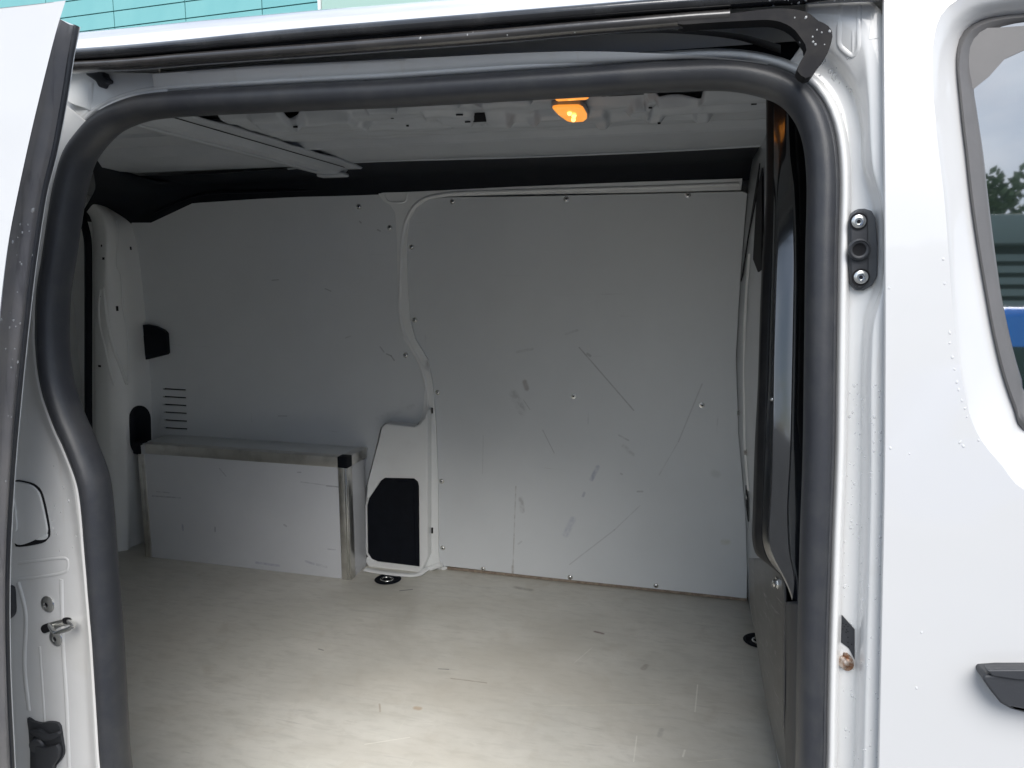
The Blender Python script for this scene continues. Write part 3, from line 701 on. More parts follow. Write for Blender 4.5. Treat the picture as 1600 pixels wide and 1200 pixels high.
solid(lw2, .003, -1)
_bv.clear()
for px, py, s_ in [(1206, 624, .35), (1215, 911, 1.0)]:
    h_ = hit(px, py, [gl, lowp])
    if h_: put('hex_bolt', hexb, h_[0], h_[1], gl, .75 * s_)
box('light_switch', (.098, 1.50, .0), (.105, 1.52, .001), M['hole'], VO, 0)
bpy.data.objects.remove(bpy.data.objects['light_switch'])

# ================================================================== BODY SIDE
sealc = [(183, 1200), (176, 1100), (170, 1000), (162, 900), (158, 850), (154, 800), (147, 750), (129, 700), (107, 650), (91, 600), (84, 550), (83, 500), (86, 450), (94, 400), (101, 350), (110, 298), (123, 250), (142, 220), (170, 192), (205, 175), (243, 166), (320, 160), (400, 156), (500, 151), (600, 147), (700, 141), (800, 135), (900, 129), (1000, 122), (1060, 119), (1110, 117), (1155, 119), (1195, 127), (1225, 138), (1247, 154), (1266, 180), (1278, 212), (1284, 250), (1286, 300), (1284, 380), (1283, 450), (1282, 520), (1281, 600), (1280, 680), (1278, 750), (1275, 830), (1273, 900), (1270, 1000), (1268, 1100), (1266, 1200)]
SO = .050
sp = [onS(a, b2, skin, SO) for a, b2 in sealc]
def shift_x(z): return skin(z) + SO
lo, hi = sp[0], sp[-1]
bot = [Vector((hi.x, shift_x(.2), .2)), Vector((hi.x - .01, shift_x(.08), .08)), Vector((hi.x - .07, shift_x(0), .0)), Vector((hi.x - .2, shift_x(-.02), -.02)), Vector((0 - .35, shift_x(-.02), -.02)), Vector((lo.x + .2, shift_x(-.02), -.02)), Vector((lo.x + .08, shift_x(0), .0)), Vector((lo.x + .02, shift_x(.08), .08)), Vector((lo.x + .01, shift_x(.2), .2))]
loop = sp + bot
seal = tube('door_opening_seal', loop, .0148, .024, M['rubber'], VO, n=700, closed=True, seg=28, prof=lambda th: 1 + .04 * math.cos(2 * th))
# thin lip line along the seal
LP = resample(loop, 360, True)
def offs(P, d, oy):      # shift an in-surface loop outward by d, put it at skin + oy
    k = len(P); out = []
    c = Vector((-.35, 0, .6))
    for i, p in enumerate(P):
        t = (P[(i + 1) % k] - P[(i - 1) % k]); n_ = Vector((t.z, 0, -t.x)).normalized()
        if n_.dot(Vector((p.x, 0, p.z)) - c) < 0: n_ = -n_
        q = p + n_ * d; q.y = skin(q.z) + oy; out.append(q)
    return out
L0 = offs(LP, -.004, .052); L1 = offs(LP, .012, .050); L2 = offs(LP, .0165, .038); L3 = offs(LP, .021, .037); L4 = offs(LP, .026, .046)
lip = loft('opening_flange', [L0, L1, L2, L3, L4], M['jamb'], VO, closed=True, raw=True, smooth=70, sub=3)
def lip_at(d, oy, r_):
    P = offs(LP, d, SO + oy)
    for i, p in enumerate(P): p.y += .0004 * noise.noise(p * 40)
    return tube('seal_lip', P, r_, r_, M['rubber'], seal, n=500, closed=True, seg=6)
lip_at(.0098, -.0180, .0008)
# --- front jamb (between opening and front door)
def js(pts, off): return [onS(a, b2, skin, off) for a, b2 in pts]
ja = [(1218, 109), (1245, 118), (1275, 142), (1298, 180), (1310, 225), (1313, 290), (1311, 380), (1311, 450), (1310, 520), (1308, 600), (1307, 750), (1301, 900), (1299, 1000), (1296, 1100), (1294, 1200), (1290, 1320)]
jb = [(1228, 100), (1275, 112), (1300, 135), (1318, 170), (1327, 215), (1330, 290), (1324, 345), (1324, 440), (1322, 500), (1320, 600), (1320, 750), (1317, 900), (1314, 1000), (1312, 1100), (1308, 1200), (1304, 1320)]
jc = [(1242, 88), (1270, 82), (1292, 92), (1316, 118), (1334, 150), (1345, 200), (1348, 260), (1362, 320), (1366, 440), (1350, 495), (1346, 560), (1345, 600), (1344, 750), (1341, 900), (1338, 1000), (1336, 1100), (1333, 1200), (1329, 1320)]
jd = [(1252, 72), (1278, 68), (1302, 82), (1326, 108), (1342, 145), (1351, 200), (1354, 262), (1376, 312), (1378, 440), (1358, 500), (1353, 560), (1352, 600), (1352, 750), (1348, 900), (1345, 1000), (1343, 1100), (1340, 1200), (1336, 1320)]
je = [(1258, 24), (1305, 30), (1340, 50), (1352, 80), (1358, 140), (1361, 200), (1364, 262), (1379, 318), (1381, 438), (1366, 505), (1363, 560), (1362, 600), (1362, 750), (1359, 900), (1356, 1000), (1353, 1100), (1351, 1200), (1346, 1320)]
jf = [(1262, -30), (1340, -12), (1386, 30), (1390, 80), (1391, 140), (1391, 200), (1392, 262), (1392, 318), (1392, 438), (1391, 505), (1391, 560), (1391, 600), (1390, 750), (1388, 900), (1386, 1000), (1384, 1100), (1382, 1200), (1378, 1320)]
jcs = [js(ja, .046), js(jb, .048), js(jc, .044), js(jd, .028), js(je, .014), js(jf, .012)]
fj = loft('front_pillar', jcs, M['jamb'], VO, n=260, sub=6, smooth=80); solid(fj, .002, 1)
_bv.clear()
# embossed V bead near the top of the pillar
def beads(pts, r_, objs, parent, m, n=80, depth=Vector((0, 1, 0))):
    P = onobj(pts, objs, -.0005)
    if len(P) > 1: return tube('pressed_bead', P, r_ * 1.3, r_ * .6, m, parent, n=n, seg=10, depth=depth, smooth=len(P) > 2)
beads([(1313, 8), (1312, 40), (1312, 66), (1318, 76), (1332, 86), (1340, 80), (1343, 70), (1342, 40), (1342, 8)], .0022, [fj], fj, M['jamb'])
beads([(1333, 12), (1333, 50), (1333, 84)], .0012, [fj], fj, M['jamb'])
beads([(1358, 61), (1378, 59)], .0012, [fj], fj, M['jamb'])
beads([(1361, 20), (1360, 45), (1358, 60)], .0010, [fj], fj, M['jamb'])
# --- black catch plate with two screws and a socket
h_ = hit(1352, 390, [fj]); yp = h_[0].y
cpl = [(1341, 326), (1352, 325.5), (1363, 329), (1369, 340), (1372, 380), (1372, 430), (1364, 446), (1350, 454), (1339, 454), (1330, 444), (1327.5, 420), (1327, 345), (1332, 333)]
def flat(pts, y): return [(p.x, p.z) for p in (onY(a, b2, y) for a, b2 in pts)]
cpo = sheet('door_catch', [flat(cpl, yp - .012)], lambda z: yp - .010, .016, M['plasticgrey'], VO, .003, step=1, seg=3)
cpi = [(1341, 330), (1350, 329), (1355, 334), (1357, 350), (1358, 430), (1354, 444), (1346, 451), (1339, 450), (1331, 441), (1329, 420), (1329, 347), (1333, 335)]
sheet('catch_face', [flat(cpi, yp - .014)], lambda z: yp - .0135, .006, M['plastic'], cpo, .0015, step=1, seg=2)
torx = lathe_me('torx_screw', [(0, 0), (.0066, 0), (.0066, .0012), (.0056, .0020), (.0030, .0020), (.0026, .0010), (0, .0010)], 24, [M['zinc'], M['zinc']])
star = lathe_me('screw_socket', [(0, .0008), (.0019, .0008), (.0019, .0013), (0, .0013)], 6, [M['hole']])
rcs = lathe_me('screw_recess', [(.0, .0004), (.0084, .0004), (.0078, .0001)], 24, [M['hole']])
for px, py in [(1341.5, 346), (1345, 433)]:
    p = onY(px, py, yp - .0138); put('screw_recess', rcs, p, (0, -1, 0), cpo); put('torx_screw', torx, p, (0, -1, 0), cpo); put('screw_socket', star, p + Vector((0, 0, 0)), (0, -1, 0), cpo)
sock = lathe_me('catch_socket', [(.0105, 0), (.0105, .0035), (.0088, .0048), (.0080, .0035), (.0072, .0034), (.0062, .0026), (.0052, .0014), (.0044, .0010), (0, .0009)], 28, [M['plastic'], M['hole']], 5)
put('catch_socket', sock, onY(1342, 390, yp - .0138), (0, -1, 0), cpo)
# --- black data sticker with a rusty bolt below
stk = onobj([(1315, 960), (1336, 983), (1336, 1030), (1326, 1012), (1314, 1003)], [fj], .0008)
bm = bmesh.new(); bm.faces.new([bm.verts.new(p) for p in stk]); bmesh.ops.triangulate(bm, faces=bm.faces)
me = bpy.data.meshes.new('sticker'); bm.to_mesh(me); bm.free(); st = link('sticker', me, M['plastic'], VO); solid(st, .0005, 0)
for px, py in [(1317, 973), (1319, 978), (1317, 982), (1322, 975), (1323, 983), (1325, 978), (1322, 987), (1325, 986), (1325, 995), (1325, 1003), (1326, 1010), (1331, 1006)]:
    h_ = hit(px, py, [fj])
    if h_: put('print_mark', star, h_[0] + h_[1] * .0010, h_[1], st, .35)
h_ = hit(1322, 1033, [fj])
rb = lathe_me('rusty_bolt', [(0, 0), (.0095, 0), (.0095, .0018), (.0065, .0022), (.0062, .0062), (.0045, .0075), (0, .0072)], 20, [M['rust']])
put('rusty_bolt', rb, h_[0], (Vector((-1, -.9, 0))).normalized(), VO)
rs_ = onobj([(1306, 1043), (1311, 1040), (1309, 1054), (1304, 1055)], [fj, lip], .0006)
# --- rear jamb (white C-pillar face between opening and sliding door edge)
ka = [(176, 1320), (160, 1200), (153, 1100), (147, 1000), (140, 900), (135, 850), (131, 800), (124, 750), (107, 700), (85, 650), (69, 600), (61, 550), (60, 500), (63, 450), (71, 400), (79, 350), (88, 298), (101, 245), (121, 208), (148, 182), (190, 160), (250, 147)]
kb = [(165, 1320), (151, 1200), (145, 1100), (139, 1000), (131, 900), (126, 850), (121, 800), (113, 750), (95, 700), (74, 650), (60, 600), (54, 550), (54, 500), (57, 450), (64, 400), (72, 350), (82, 290), (95, 235), (115, 196), (142, 168), (185, 149), (250, 138)]
kc = [(150, 1320), (138, 1200), (132, 1100), (127, 1000), (121, 900), (114, 850), (108, 800), (98, 750), (82, 700), (62, 650), (50, 600), (46, 550), (47, 500), (51, 450), (58, 400), (66, 350), (76, 280), (90, 220), (110, 180), (138, 152), (180, 136), (250, 126)]
kd = [(60, 1320), (52, 1200), (46, 1100), (40, 1000), (34, 900), (31, 850), (30, 800), (30, 750), (30, 700), (32, 650), (34, 600), (36, 550), (38, 500), (42, 450), (48, 400), (55, 350), (64, 280), (76, 210), (92, 165), (112, 132), (160, 122), (250, 114)]
ke = [(-60, 1320), (-60, 1200), (-60, 1000), (-60, 850), (-60, 700), (-60, 500), (-40, 300), (0, 180), (60, 120), (120, 100), (250, 100)]
rj = loft('rear_jamb', [js(ka, .044), js(kb, .040), js(kc, .050), js(kd, .052), js(ke, .040)], M['jamb'], VO, n=240, sub=6, smooth=80); solid(rj, .002, 1)
_bv.clear()
# header corner: grey folded plate with a black clip
hc = sheet('header_corner', [xz([(96, 108), (130, 110), (258, 114), (260, 148), (235, 150), (205, 160), (165, 172), (140, 172), (115, 164), (97, 155)], skin, .036)], lambda z: skin(z) + .038, .002, M['inner'], VO, .001, step=.05)
tri = sheet('pillar_gusset', [xz([(93, 158), (140, 196), (112, 235), (98, 290), (80, 300), (78, 250)], skin, .030)], lambda z: skin(z) + .034, .002, M['jamb'], VO, .001, step=.05)
clip = sheet('door_clip', [xz([(136, 112), (162, 112), (165, 121), (170, 124), (169, 129), (163, 130), (160, 137), (155, 136), (150, 127), (143, 122), (135, 117)], skin, .03)], lambda z: skin(z) + .028, .012, M['plastic'], VO, .002, step=1)
beads([(143, 130), (141, 160), (138, 171)], .003, [hc], hc, M['inner'])
# header: painted strip between the seal and the black channel
ha = [(240, 152), (400, 138), (500, 132), (600, 126), (700, 119), (800, 112), (900, 107), (1000, 100), (1100, 95), (1200, 106)]
hb = [(240, 130), (400, 120), (500, 115), (600, 110), (700, 104), (800, 98), (900, 95), (1000, 93), (1100, 92), (1200, 102)]
hc_ = [(240, 114), (400, 102), (500, 97), (600, 92), (700, 87), (800, 82), (900, 79), (1000, 82), (1100, 89), (1200, 99)]
hd = loft('header_panel', [js(ha, .046), js(hb, .034), js(hc_, .030), [p + Vector((0, .05, -.01)) for p in js(hc_, .030)]], M['jamb'], VO, n=120, sub=4, smooth=60)
# black sliding channel behind the weatherstrips
ca = [(96, 90), (250, 80), (400, 66), (600, 52), (800, 36), (1000, 20), (1200, 5), (1320, 0)]
cb = [(96, 118), (250, 118), (400, 107), (600, 97), (800, 88), (1000, 88), (1100, 96), (1200, 108), (1262, 108)]
loft('slide_channel', [js(ca, .012), js(ca, .085), js(cb, .085), js(cb, .075)], M['black'], VO, n=120, smooth=30)
loft('channel_lip', [js([(850, 62), (950, 52), (1050, 47), (1150, 52), (1220, 70)], .03), js([(850, 63), (950, 54), (1050, 52), (1150, 62), (1220, 84)], .06)], M['plastic'], VO, n=60)
# two black weatherstrips
A_ = [(100, 87), (200, 80), (300, 71), (400, 61), (500, 52), (600, 44), (700, 36), (800, 28), (900, 20), (1000, 12), (1100, 5), (1200, -2), (1300, -8), (1378, -11)]
B_ = [(100, 106), (200, 101), (300, 92.5), (400, 85), (500, 78), (600, 70.5), (700, 63), (800, 55), (900, 46), (1000, 38), (1080, 31.5), (1140, 27.5)]
wsA = tube('gutter_strip', js(A_, -.006), .0068, .010, M['wet'], VO, n=300, seg=20)
tube('strip_bead', js([(x, y + 9.5) for x, y in A_], .0), .0016, .0025, M['rubber2'], wsA, n=300, seg=8)
tube('strip_bead', js([(x, y + 13.5) for x, y in A_][:11], .004), .0030, .006, M['rubber'], wsA, n=300, seg=8)
wsB = tube('channel_strip', js(B_, .0), .0068, .012, M['wetb'], VO, n=300, seg=20)
# black plastic hook at the end of the channel strip
hk = [(1060, 29), (1100, 24.5), (1150, 20), (1190, 15), (1222, 13), (1250, 16), (1266, 22), (1278, 32), (1291, 38), (1300, 48), (1300, 62), (1292, 86), (1284, 96), (1271, 115), (1265, 121), (1256, 121), (1247, 113), (1246, 106), (1252, 94), (1259, 82), (1260, 73), (1252, 60), (1240, 45), (1222, 35), (1200, 31), (1150, 33), (1100, 36), (1060, 38)]
hs = [(p.x, p.z) for p in resample([Vector((a, 0, b2)) for a, b2 in hk], 70, True)]
hook = sheet('strip_end_hook', [xz(hs, skin, -.010)], lambda z: skin(z) - .010, .022, M['hook'], VO, .0062, step=1, seg=4)
# roof edge above the gutter, outer roof, rest of the body shell
wa_ = [(96, 84), (200, 78), (300, 66), (400, 53), (500, 44), (600, 36), (700, 27), (800, 17), (900, 8), (1000, 0), (1200, -14), (1400, -26), (1700, -36)]
wb_ = [(96, 66), (200, 57), (300, 47), (400, 38), (500, 29), (600, 21), (700, 13), (800, 4), (900, -4), (1000, -12), (1200, -26), (1400, -38), (1700, -48)]
wc_ = [(96, 54), (200, 44), (300, 34), (400, 25), (500, 16), (600, 8), (700, 0), (800, -7), (900, -14), (1000, -22), (1200, -36), (1400, -48), (1700, -58)]
ra_ = js(wa_, -.004); rb_ = js(wb_, .006); rc_ = js(wc_, .035)
def ext(P, x): return [Vector((-2.7, P[0].y, P[0].z - (P[1].z - P[0].z) * 0 - .01))] + P + [Vector((1.9, P[-1].y, P[-1].z))]
ra_, rb_, rc_ = ext(ra_, 0), ext(rb_, 0), ext(rc_, 0)
rd_ = [p + Vector((0, .05, .014)) for p in rc_]; re_ = [p + Vector((0, .35, .055)) for p in rc_]; rf_ = [Vector((p.x, 2.1, p.z + .07)) for p in rc_]; rg_ = [Vector((p.x, 2.50, p.z - .06)) for p in rc_]; rh_ = [Vector((p.x, 2.58, .5)) for p in rc_]; ri_ = [Vector((p.x, 2.56, -.35)) for p in rc_]
roof = loft('roof_skin', [ra_, rb_, rc_, rd_, re_, rf_, rg_, rh_, ri_], M['paint'], VO, n=160, sub=5, smooth=60)
# quarter panel behind the sliding door, sill, near side inner wall
def grid_side(name, xa, xb, za, zb, off, m, n=16, f=skin, flip=1):
    rows_ = [[Vector((xa + (xb - xa) * i / n, f(z) + off, z)) for i in range(n + 1)] for z in [za + (zb - za) * k / 20 for k in range(21)]]
    return loft(name, rows_, m, VO, raw=True, smooth=60)
grid_side('quarter_panel', -2.65, -.96, -.35, 1.30, 0, M['paint'])
grid_side('sill_panel', -.98, .2, -.35, -.06, 0, M['paint'])
box('sill_step', (-.98, skin(0) + .0, -.07), (.25, .83, -.045), M['jamb'], VO, .004)
box('inner_wall', (XR, .87, -.05), (-1.0, .90, 1.335), M['inner'], VO, 0)
box('inner_header', (-.98, .880, 1.275), (.25, .900, 1.335), M['inner'], VO, 0)
box('front_wall', (.215, .90, -.05), (.235, 2.5, 1.385), M['inner'], VO, 0)
# ================================================================== FRONT DOOR
de = [(1384, -60), (1382, 0), (1382.5, 150), (1383.5, 300), (1384.5, 450), (1384, 600), (1383, 750), (1380, 900), (1378, 1000), (1376, 1100), (1374, 1200), (1371, 1320)]
de3 = resample(js(de, -.003), 40)
A1 = [(1600, 765), (1560, 722), (1532, 688), (1515, 652), (1505, 608), (1496, 560), (1487, 480), (1481, 400), (1474, 310), (1468, 260), (1461, 200), (1456, 140), (1455, 100), (1457, 65), (1465, 32), (1480, 12), (1505, -4), (1540, -14), (1600, -22)]
A2 = [(1600, 745), (1566, 708), (1540, 672), (1524, 635), (1514, 590), (1505, 540), (1496, 470), (1489, 400), (1482, 310), (1477, 260), (1471, 200), (1468, 140), (1468, 105), (1471, 74), (1479, 48), (1492, 30), (1514, 14), (1545, 5), (1600, -3)]
B1 = [(1600, 674), (1584, 640), (1570, 600), (1560, 565), (1548, 510), (1539, 460), (1532, 420), (1524, 370), (1515, 305), (1508, 240), (1502, 190), (1497, 140), (1494, 105), (1494, 82), (1501, 56), (1516, 40), (1536, 30), (1560, 25), (1600, 21)]
B2_ = [(1600, 662), (1588, 634), (1575, 598), (1565, 563), (1553, 510), (1544, 460), (1537, 420), (1529, 370), (1520, 305), (1513, 240), (1507, 190), (1502, 140), (1499, 108), (1500, 88), (1506, 64), (1520, 47), (1539, 37), (1562, 31), (1600, 27)]
C1_ = [(1600, 618), (1594, 596), (1586, 570), (1578, 540), (1570, 505), (1562, 465), (1556, 425), (1549, 375), (1541, 305), (1534, 240), (1527, 190), (1520, 140), (1516, 112), (1517, 92), (1522, 72), (1534, 58), (1550, 49), (1570, 43), (1600, 38)]
C2_ = [(1603, 616), (1597, 594), (1589, 568), (1581, 538), (1573, 503), (1565, 463), (1559, 423), (1552, 373), (1544, 305), (1537, 240), (1530, 190), (1523, 140), (1519, 114), (1520, 95), (1525, 76), (1536, 62), (1552, 53), (1571, 47), (1603, 42)]
def win(pts, off, ins):
    P = js(pts, off); zt_ = P[-1].z; zb_ = P[0].z
    zl = .790 + ins; 
    tail = [Vector((.55, 0, zt_ - .01)), Vector((.78, 0, zt_ - .07)), Vector((.98 - ins, 0, zt_ - .22)), Vector((1.12 - ins * 1.5, 0, zt_ - .38)), Vector((1.13 - ins * 1.5, 0, zl + .01)), Vector((.9, 0, zl)), Vector((.6, 0, zl + .005)), Vector((.42, 0, zl + .03))]
    for q in tail: q.y = skin(q.z) + off
    return P + tail
wA = resample(win(A1, 0, 0), 260, True)
hole = [(p.x, p.z) for p in wA[::1]]
outer = [(p.x, p.z) for p in de3] + [(.3, -.3), (1.25, -.3), (1.3, .3), (1.3, .75), (1.22, 1.0), (1.0, 1.22), (.8, 1.345), (.5, 1.375)]
fd = sheet('front_door', [outer, hole], lambda z: skin(z) - .003, 0, M['paint'], VO, 0, step=.03)
for p_ in fd.data.polygons: p_.use_smooth = True
# door edge returning inwards
loft('door_edge', [js(de, -.003), [p + Vector((-.0012, .001, 0)) for p in js(de, -.003)], [p + Vector((-.001, .004, 0)) for p in js(de, -.003)], [p + Vector((.003, .011, 0)) for p in js(de, -.003)]], M['paint'], fd, n=60, smooth=80)
band = loft('window_surround', [win(A1, -.003, 0), win(A2, .003, .012), win(B1, .020, .045)], M['paint'], fd, n=260, closed=True, sub=5, smooth=80)
ws = loft('window_seal', [win(B1, .020, .045), win(B2_, .014, .055), win(C1_, .020, .09), win(C2_, .030, .095)], M['frame'], fd, n=260, closed=True, sub=3, smooth=50)
def glass_y(z): return skin(1.0) + .034 + .06 * (z - 1.0)
gpts = resample(win(C1_, .024, .09), 200, True)
gl_ = sheet('window_glass', [[(p.x, p.z) for p in gpts]], glass_y, .004, M['glass'], fd, 0, step=.05)
# cab interior behind the glass
box('cab_shell', (.24, 1.0, -.3), (1.3, 2.4, 1.36), M['plastic'], fd, 0)
# grab trim / headliner seen behind the top of the window, in front of the dark cab
tr = [(1530, 44), (1514, 62), (1511, 100), (1516, 143), (1524, 137), (1530, 132), (1545, 120), (1570, 92), (1603, 77), (1650, 68), (1700, 64), (1700, 40), (1603, 40), (1560, 43)]
hl = sheet('inner_window_trim', [xz(tr, glass_y, -.001)], lambda z: glass_y(z) - .001, .001, M['frame'], fd, 0, step=1)
# door handle
hdl = [(1531, 1045), (1560, 1043), (1620, 1043), (1760, 1050), (1900, 1062), (1905, 1085), (1890, 1100), (1780, 1112), (1700, 1116), (1640, 1112), (1600, 1104), (1570, 1096), (1556, 1088), (1540, 1068), (1529, 1052)]
P = xz(hdl, skin, -.012)
ho = sheet('door_handle', [P], lambda z: skin(z) - .024, .024, M['plastic'], fd, .009, step=1, seg=4)
sheet('handle_top', [xz([(1540, 1046), (1620, 1045), (1760, 1052), (1890, 1064), (1890, 1075), (1760, 1070), (1640, 1064), (1590, 1062), (1550, 1056)], skin, -.025)], lambda z: skin(z) - .0265, .01, M['plastic'], ho, .004, step=1, seg=3)

# ================================================================== SLIDING DOOR (slid back, standing off the side)
so = [(84, 3), (72, 42), (62, 80), (45, 150), (30, 215), (12, 300), (-3, 380), (-14, 470), (-26, 600), (-38, 750), (-45, 900), (-44, 1050), (-38, 1200), (-32, 1330)]
si = [(80, 17), (74, 48), (66, 85), (53, 150), (41, 215), (26, 300), (12, 390), (3, 470), (-8, 600), (-20, 750), (-27, 900), (-26, 1050), (-20, 1200), (-14, 1330)]
sm_ = [(94, 30), (88, 60), (80, 95), (70, 155), (57, 220), (42, 300), (30, 385), (20, 470), (8, 600), (-4, 750), (-10, 900), (-8, 1050), (-2, 1200), (3, 1330)]
sn = [(108, 38), (100, 70), (93, 105), (84, 165), (74, 225), (58, 300), (46, 385), (37, 465), (23, 600), (13, 750), (6, 900), (8, 1050), (13, 1200), (18, 1330)]
se = [(118, 40), (109, 85), (103, 125), (94, 178), (82, 240), (67, 300), (55, 375), (45, 450), (29, 600), (16, 750), (9, 900), (10, 1050), (17, 1200), (22, 1330)]
OS = -.115
c_so = js(so, OS); c_si = js(si, OS + .006); c_sm = js(sm_, OS + .028); c_sn = js(sn, OS + .040); c_se = js(se, OS + .052)
far_ = [Vector((-2.05, skin(p.z) + OS, p.z)) for p in c_so]; far2 = [Vector((p.x - .02, p.y + .0005, p.z)) for p in c_so]
sdo = loft('sliding_door', [far_, [a.lerp(b2, .5) for a, b2 in zip(far_, far2)], far2, c_so, [a.lerp(b2, .5) + Vector((.001, 0, 0)) for a, b2 in zip(c_so, c_si)], c_si], M['paint'], VO, n=160, sub=2, smooth=70)
loft('door_edge_face', [c_si, c_sm, c_sn, c_se], M['edgeface'], sdo, n=200, sub=6, smooth=80)
loft('inner_door_face', [c_se, [p + Vector((.001, .006, 0)) for p in c_se], [Vector((-2.0, skin(p.z) + OS + .07, p.z)) for p in c_se]], M['jamb'], sdo, n=160, smooth=50)
# top closing plate of the sliding door
tpt = [far_[0], c_so[0], c_si[0], c_sm[0], c_sn[0], c_se[0], Vector((-2.0, skin(1.3) + OS + .07, c_se[0].z))]
bm = bmesh.new(); bm.faces.new([bm.verts.new(p) for p in tpt]); bmesh.ops.triangulate(bm, faces=bm.faces); me = bpy.data.meshes.new('door_top'); bm.to_mesh(me); bm.free(); link('door_top', me, M['paint'], sdo)
tube('edge_lip', [p + Vector((0, .001, 0)) for p in c_se], .0030, .004, M['rubber'], sdo, n=160, seg=10)

# --------------- fittings on the rear jamb
_bv.clear()
def jplate(name, pts, m, lift=.001, t=.0015, parent=None, objs=None, bw=0, n=48, smooth=True):
    P = onobj([(p.x, p.z) for p in resample([Vector((a, 0, b2)) for a, b2 in pts], n, True, smooth)], objs or [rj], lift)
    bm = bmesh.new(); vs = [bm.verts.new(p) for p in P]; bm.faces.new(vs); bmesh.ops.triangulate(bm, faces=bm.faces)
    me = bpy.data.meshes.new(name); bm.to_mesh(me); bm.free(); o = link(name, me, m, parent or VO); solid(o, t, 0)
    if bw: bev(o, bw)
    return o
jplate('oval_cover', ov, M['black'], .004, .006, objs=[rpil], bw=.002)
fl_o = [(21, 756), (45, 755), (59, 763), (66, 775), (73, 805), (77, 828), (74, 834), (26, 846)]
flap_gap = jplate('flap_gap', [(20, 754), (46, 753), (61, 761), (68, 774), (75, 804), (79, 830), (78, 838), (68, 848), (26, 854), (25, 838)], M['hole'], .0005, .001)
flap_gap['label'] = 'dark gap round the access flap in the rear jamb'
flap = jplate('access_flap', fl_o, M['jamb'], .003, .003)
jplate('flap_handle', [(22, 770), (26, 777), (31, 812), (31, 826), (26, 829), (22, 820)], M['jamb'], .005, .002, flap)
jplate('latch_tongue', [(56, 835), (74, 832), (76, 838), (72, 842), (58, 842)], M['inner'], .002, .002, flap)
tb = lathe_me('torx_bolt', [(0, 0), (.0125, 0), (.0128, .0010), (.0115, .0022), (.0075, .0036), (.0050, .0040), (.0040, .0040), (.0034, .0020), (0, .0020)], 28, [M['zinc'], M['hole']], 7)
for px, py in [(75, 944), (88, 997)]:
    h_ = hit(px, py, [rj]); put('torx_bolt', tb, h_[0], h_[1], VO, .95)
slot = jplate('striker_slot', [(66, 981), (70, 975), (98, 967), (103, 964), (112, 965), (114, 972), (110, 975), (92, 980), (80, 986), (70, 988)], M['zinc'], .0012, .0008)
jplate('striker_hole', [(66, 981), (70, 975), (80, 974), (83, 980), (78, 986), (70, 988)], M['hole'], .0022, .0008, slot)
jplate('striker_hole', [(100, 966), (104, 964), (112, 965), (114, 972), (108, 974), (101, 972)], M['hole'], .0022, .0008, slot)
s1 = hit(78, 976, [rj]); s2 = hit(107, 969, [rj])
e1 = onY(86, 990, s1[0].y - .020); e2 = onY(117, 979, s2[0].y - .020)
tube('striker_bar', [s1[0] + Vector((0, .01, 0)), s1[0], s1[0].lerp(e1, .8), e1.lerp(e2, .12), e1.lerp(e2, .88), s2[0].lerp(e2, .8), s2[0], s2[0] + Vector((0, .01, 0))], .0032, .0032, M['zinc'], slot, n=60, seg=14, depth=Vector((0, .2, 1)))
buf = jplate('rubber_stop', [(46, 1120), (54, 1125), (66, 1128), (80, 1126), (94, 1129), (98, 1140), (99, 1155), (102, 1165), (102, 1178), (96, 1188), (88, 1198), (84, 1215), (54, 1215), (50, 1170), (48, 1140)], M['plastic'], .002, .004)
jplate('stop_ridge', [(54, 1137), (66, 1135), (80, 1142), (98, 1139), (98, 1146), (82, 1152), (70, 1150), (58, 1142)], M['plastic'], .006, .005, buf, n=30, bw=.001)
h_ = hit(64, 1160, [rj]); put('stop_button', lathe_me('stop_button', [(0, 0), (.012, 0), (.012, .009), (.010, .011), (0, .0112)], 24, [M['plastic']]), h_[0], (.2, -1, 0), buf)
jplate('stop_pad', [(62, 1160), (80, 1162), (98, 1158), (101, 1175), (92, 1190), (84, 1205), (64, 1205), (58, 1180)], M['plastic'], .008, .006, buf, n=30, bw=.002)
bump = jplate('door_buffer', [(9, 917), (18, 914), (24, 918), (26, 945), (25, 958), (18, 966), (9, 970)], M['plastic'], .004, .010, bw=.002)
jplate('buffer_slot', [(9, 930), (17, 933), (22, 935), (20, 950), (9, 948)], M['hole'], .012, .002, bump)
beads([(28, 880), (60, 876), (100, 872), (106, 876), (103, 893), (60, 902), (28, 905)], .002, [rj], rj, M['jamb'])
beads([(28, 910), (40, 960), (38, 1040), (45, 1110)], .003, [rj], rj, M['jamb'])
beads([(96, 905), (98, 1000), (104, 1100), (108, 1200)], .003, [rj], rj, M['jamb'])
beads([(62, 1010), (68, 1100), (74, 1200)], .002, [rj], rj, M['jamb'])

# --------------- rain drops
bm = bmesh.new()
def drop(pos, n_, r_):
    g = bmesh.ops.create_icosphere(bm, subdivisions=1, radius=r_)
    q = n_.to_track_quat('Z', 'Y').to_matrix().to_4x4(); sc = Matrix.Diagonal((1, random.uniform(1, 1.7), .55, 1))
    a = random.uniform(-.5, .5)
    bmesh.ops.transform(bm, matrix=Matrix.Translation(pos) @ q @ Matrix.Rotation(a, 4, 'Z') @ sc, verts=g['verts'])
def drops(region, k, objs, r0, r1):
    (x0_, y0_, x1_, y1_) = region
    for _ in range(k):
        h_ = hit(random.uniform(x0_, x1_), random.uniform(y0_, y1_), objs)
        if h_: drop(h_[0], h_[1], random.uniform(r0, r1) * (.6 + random.random() ** 2))
sealobjs = [fj]
drops((1318, 600, 1378, 1200), 130, [fj], .0006, .0013)
drops((1270, 80, 1330, 200), 26, [fj], .0010, .0020)
drops((1235, 20, 1298, 80), 15, [hook], .0010, .0018)
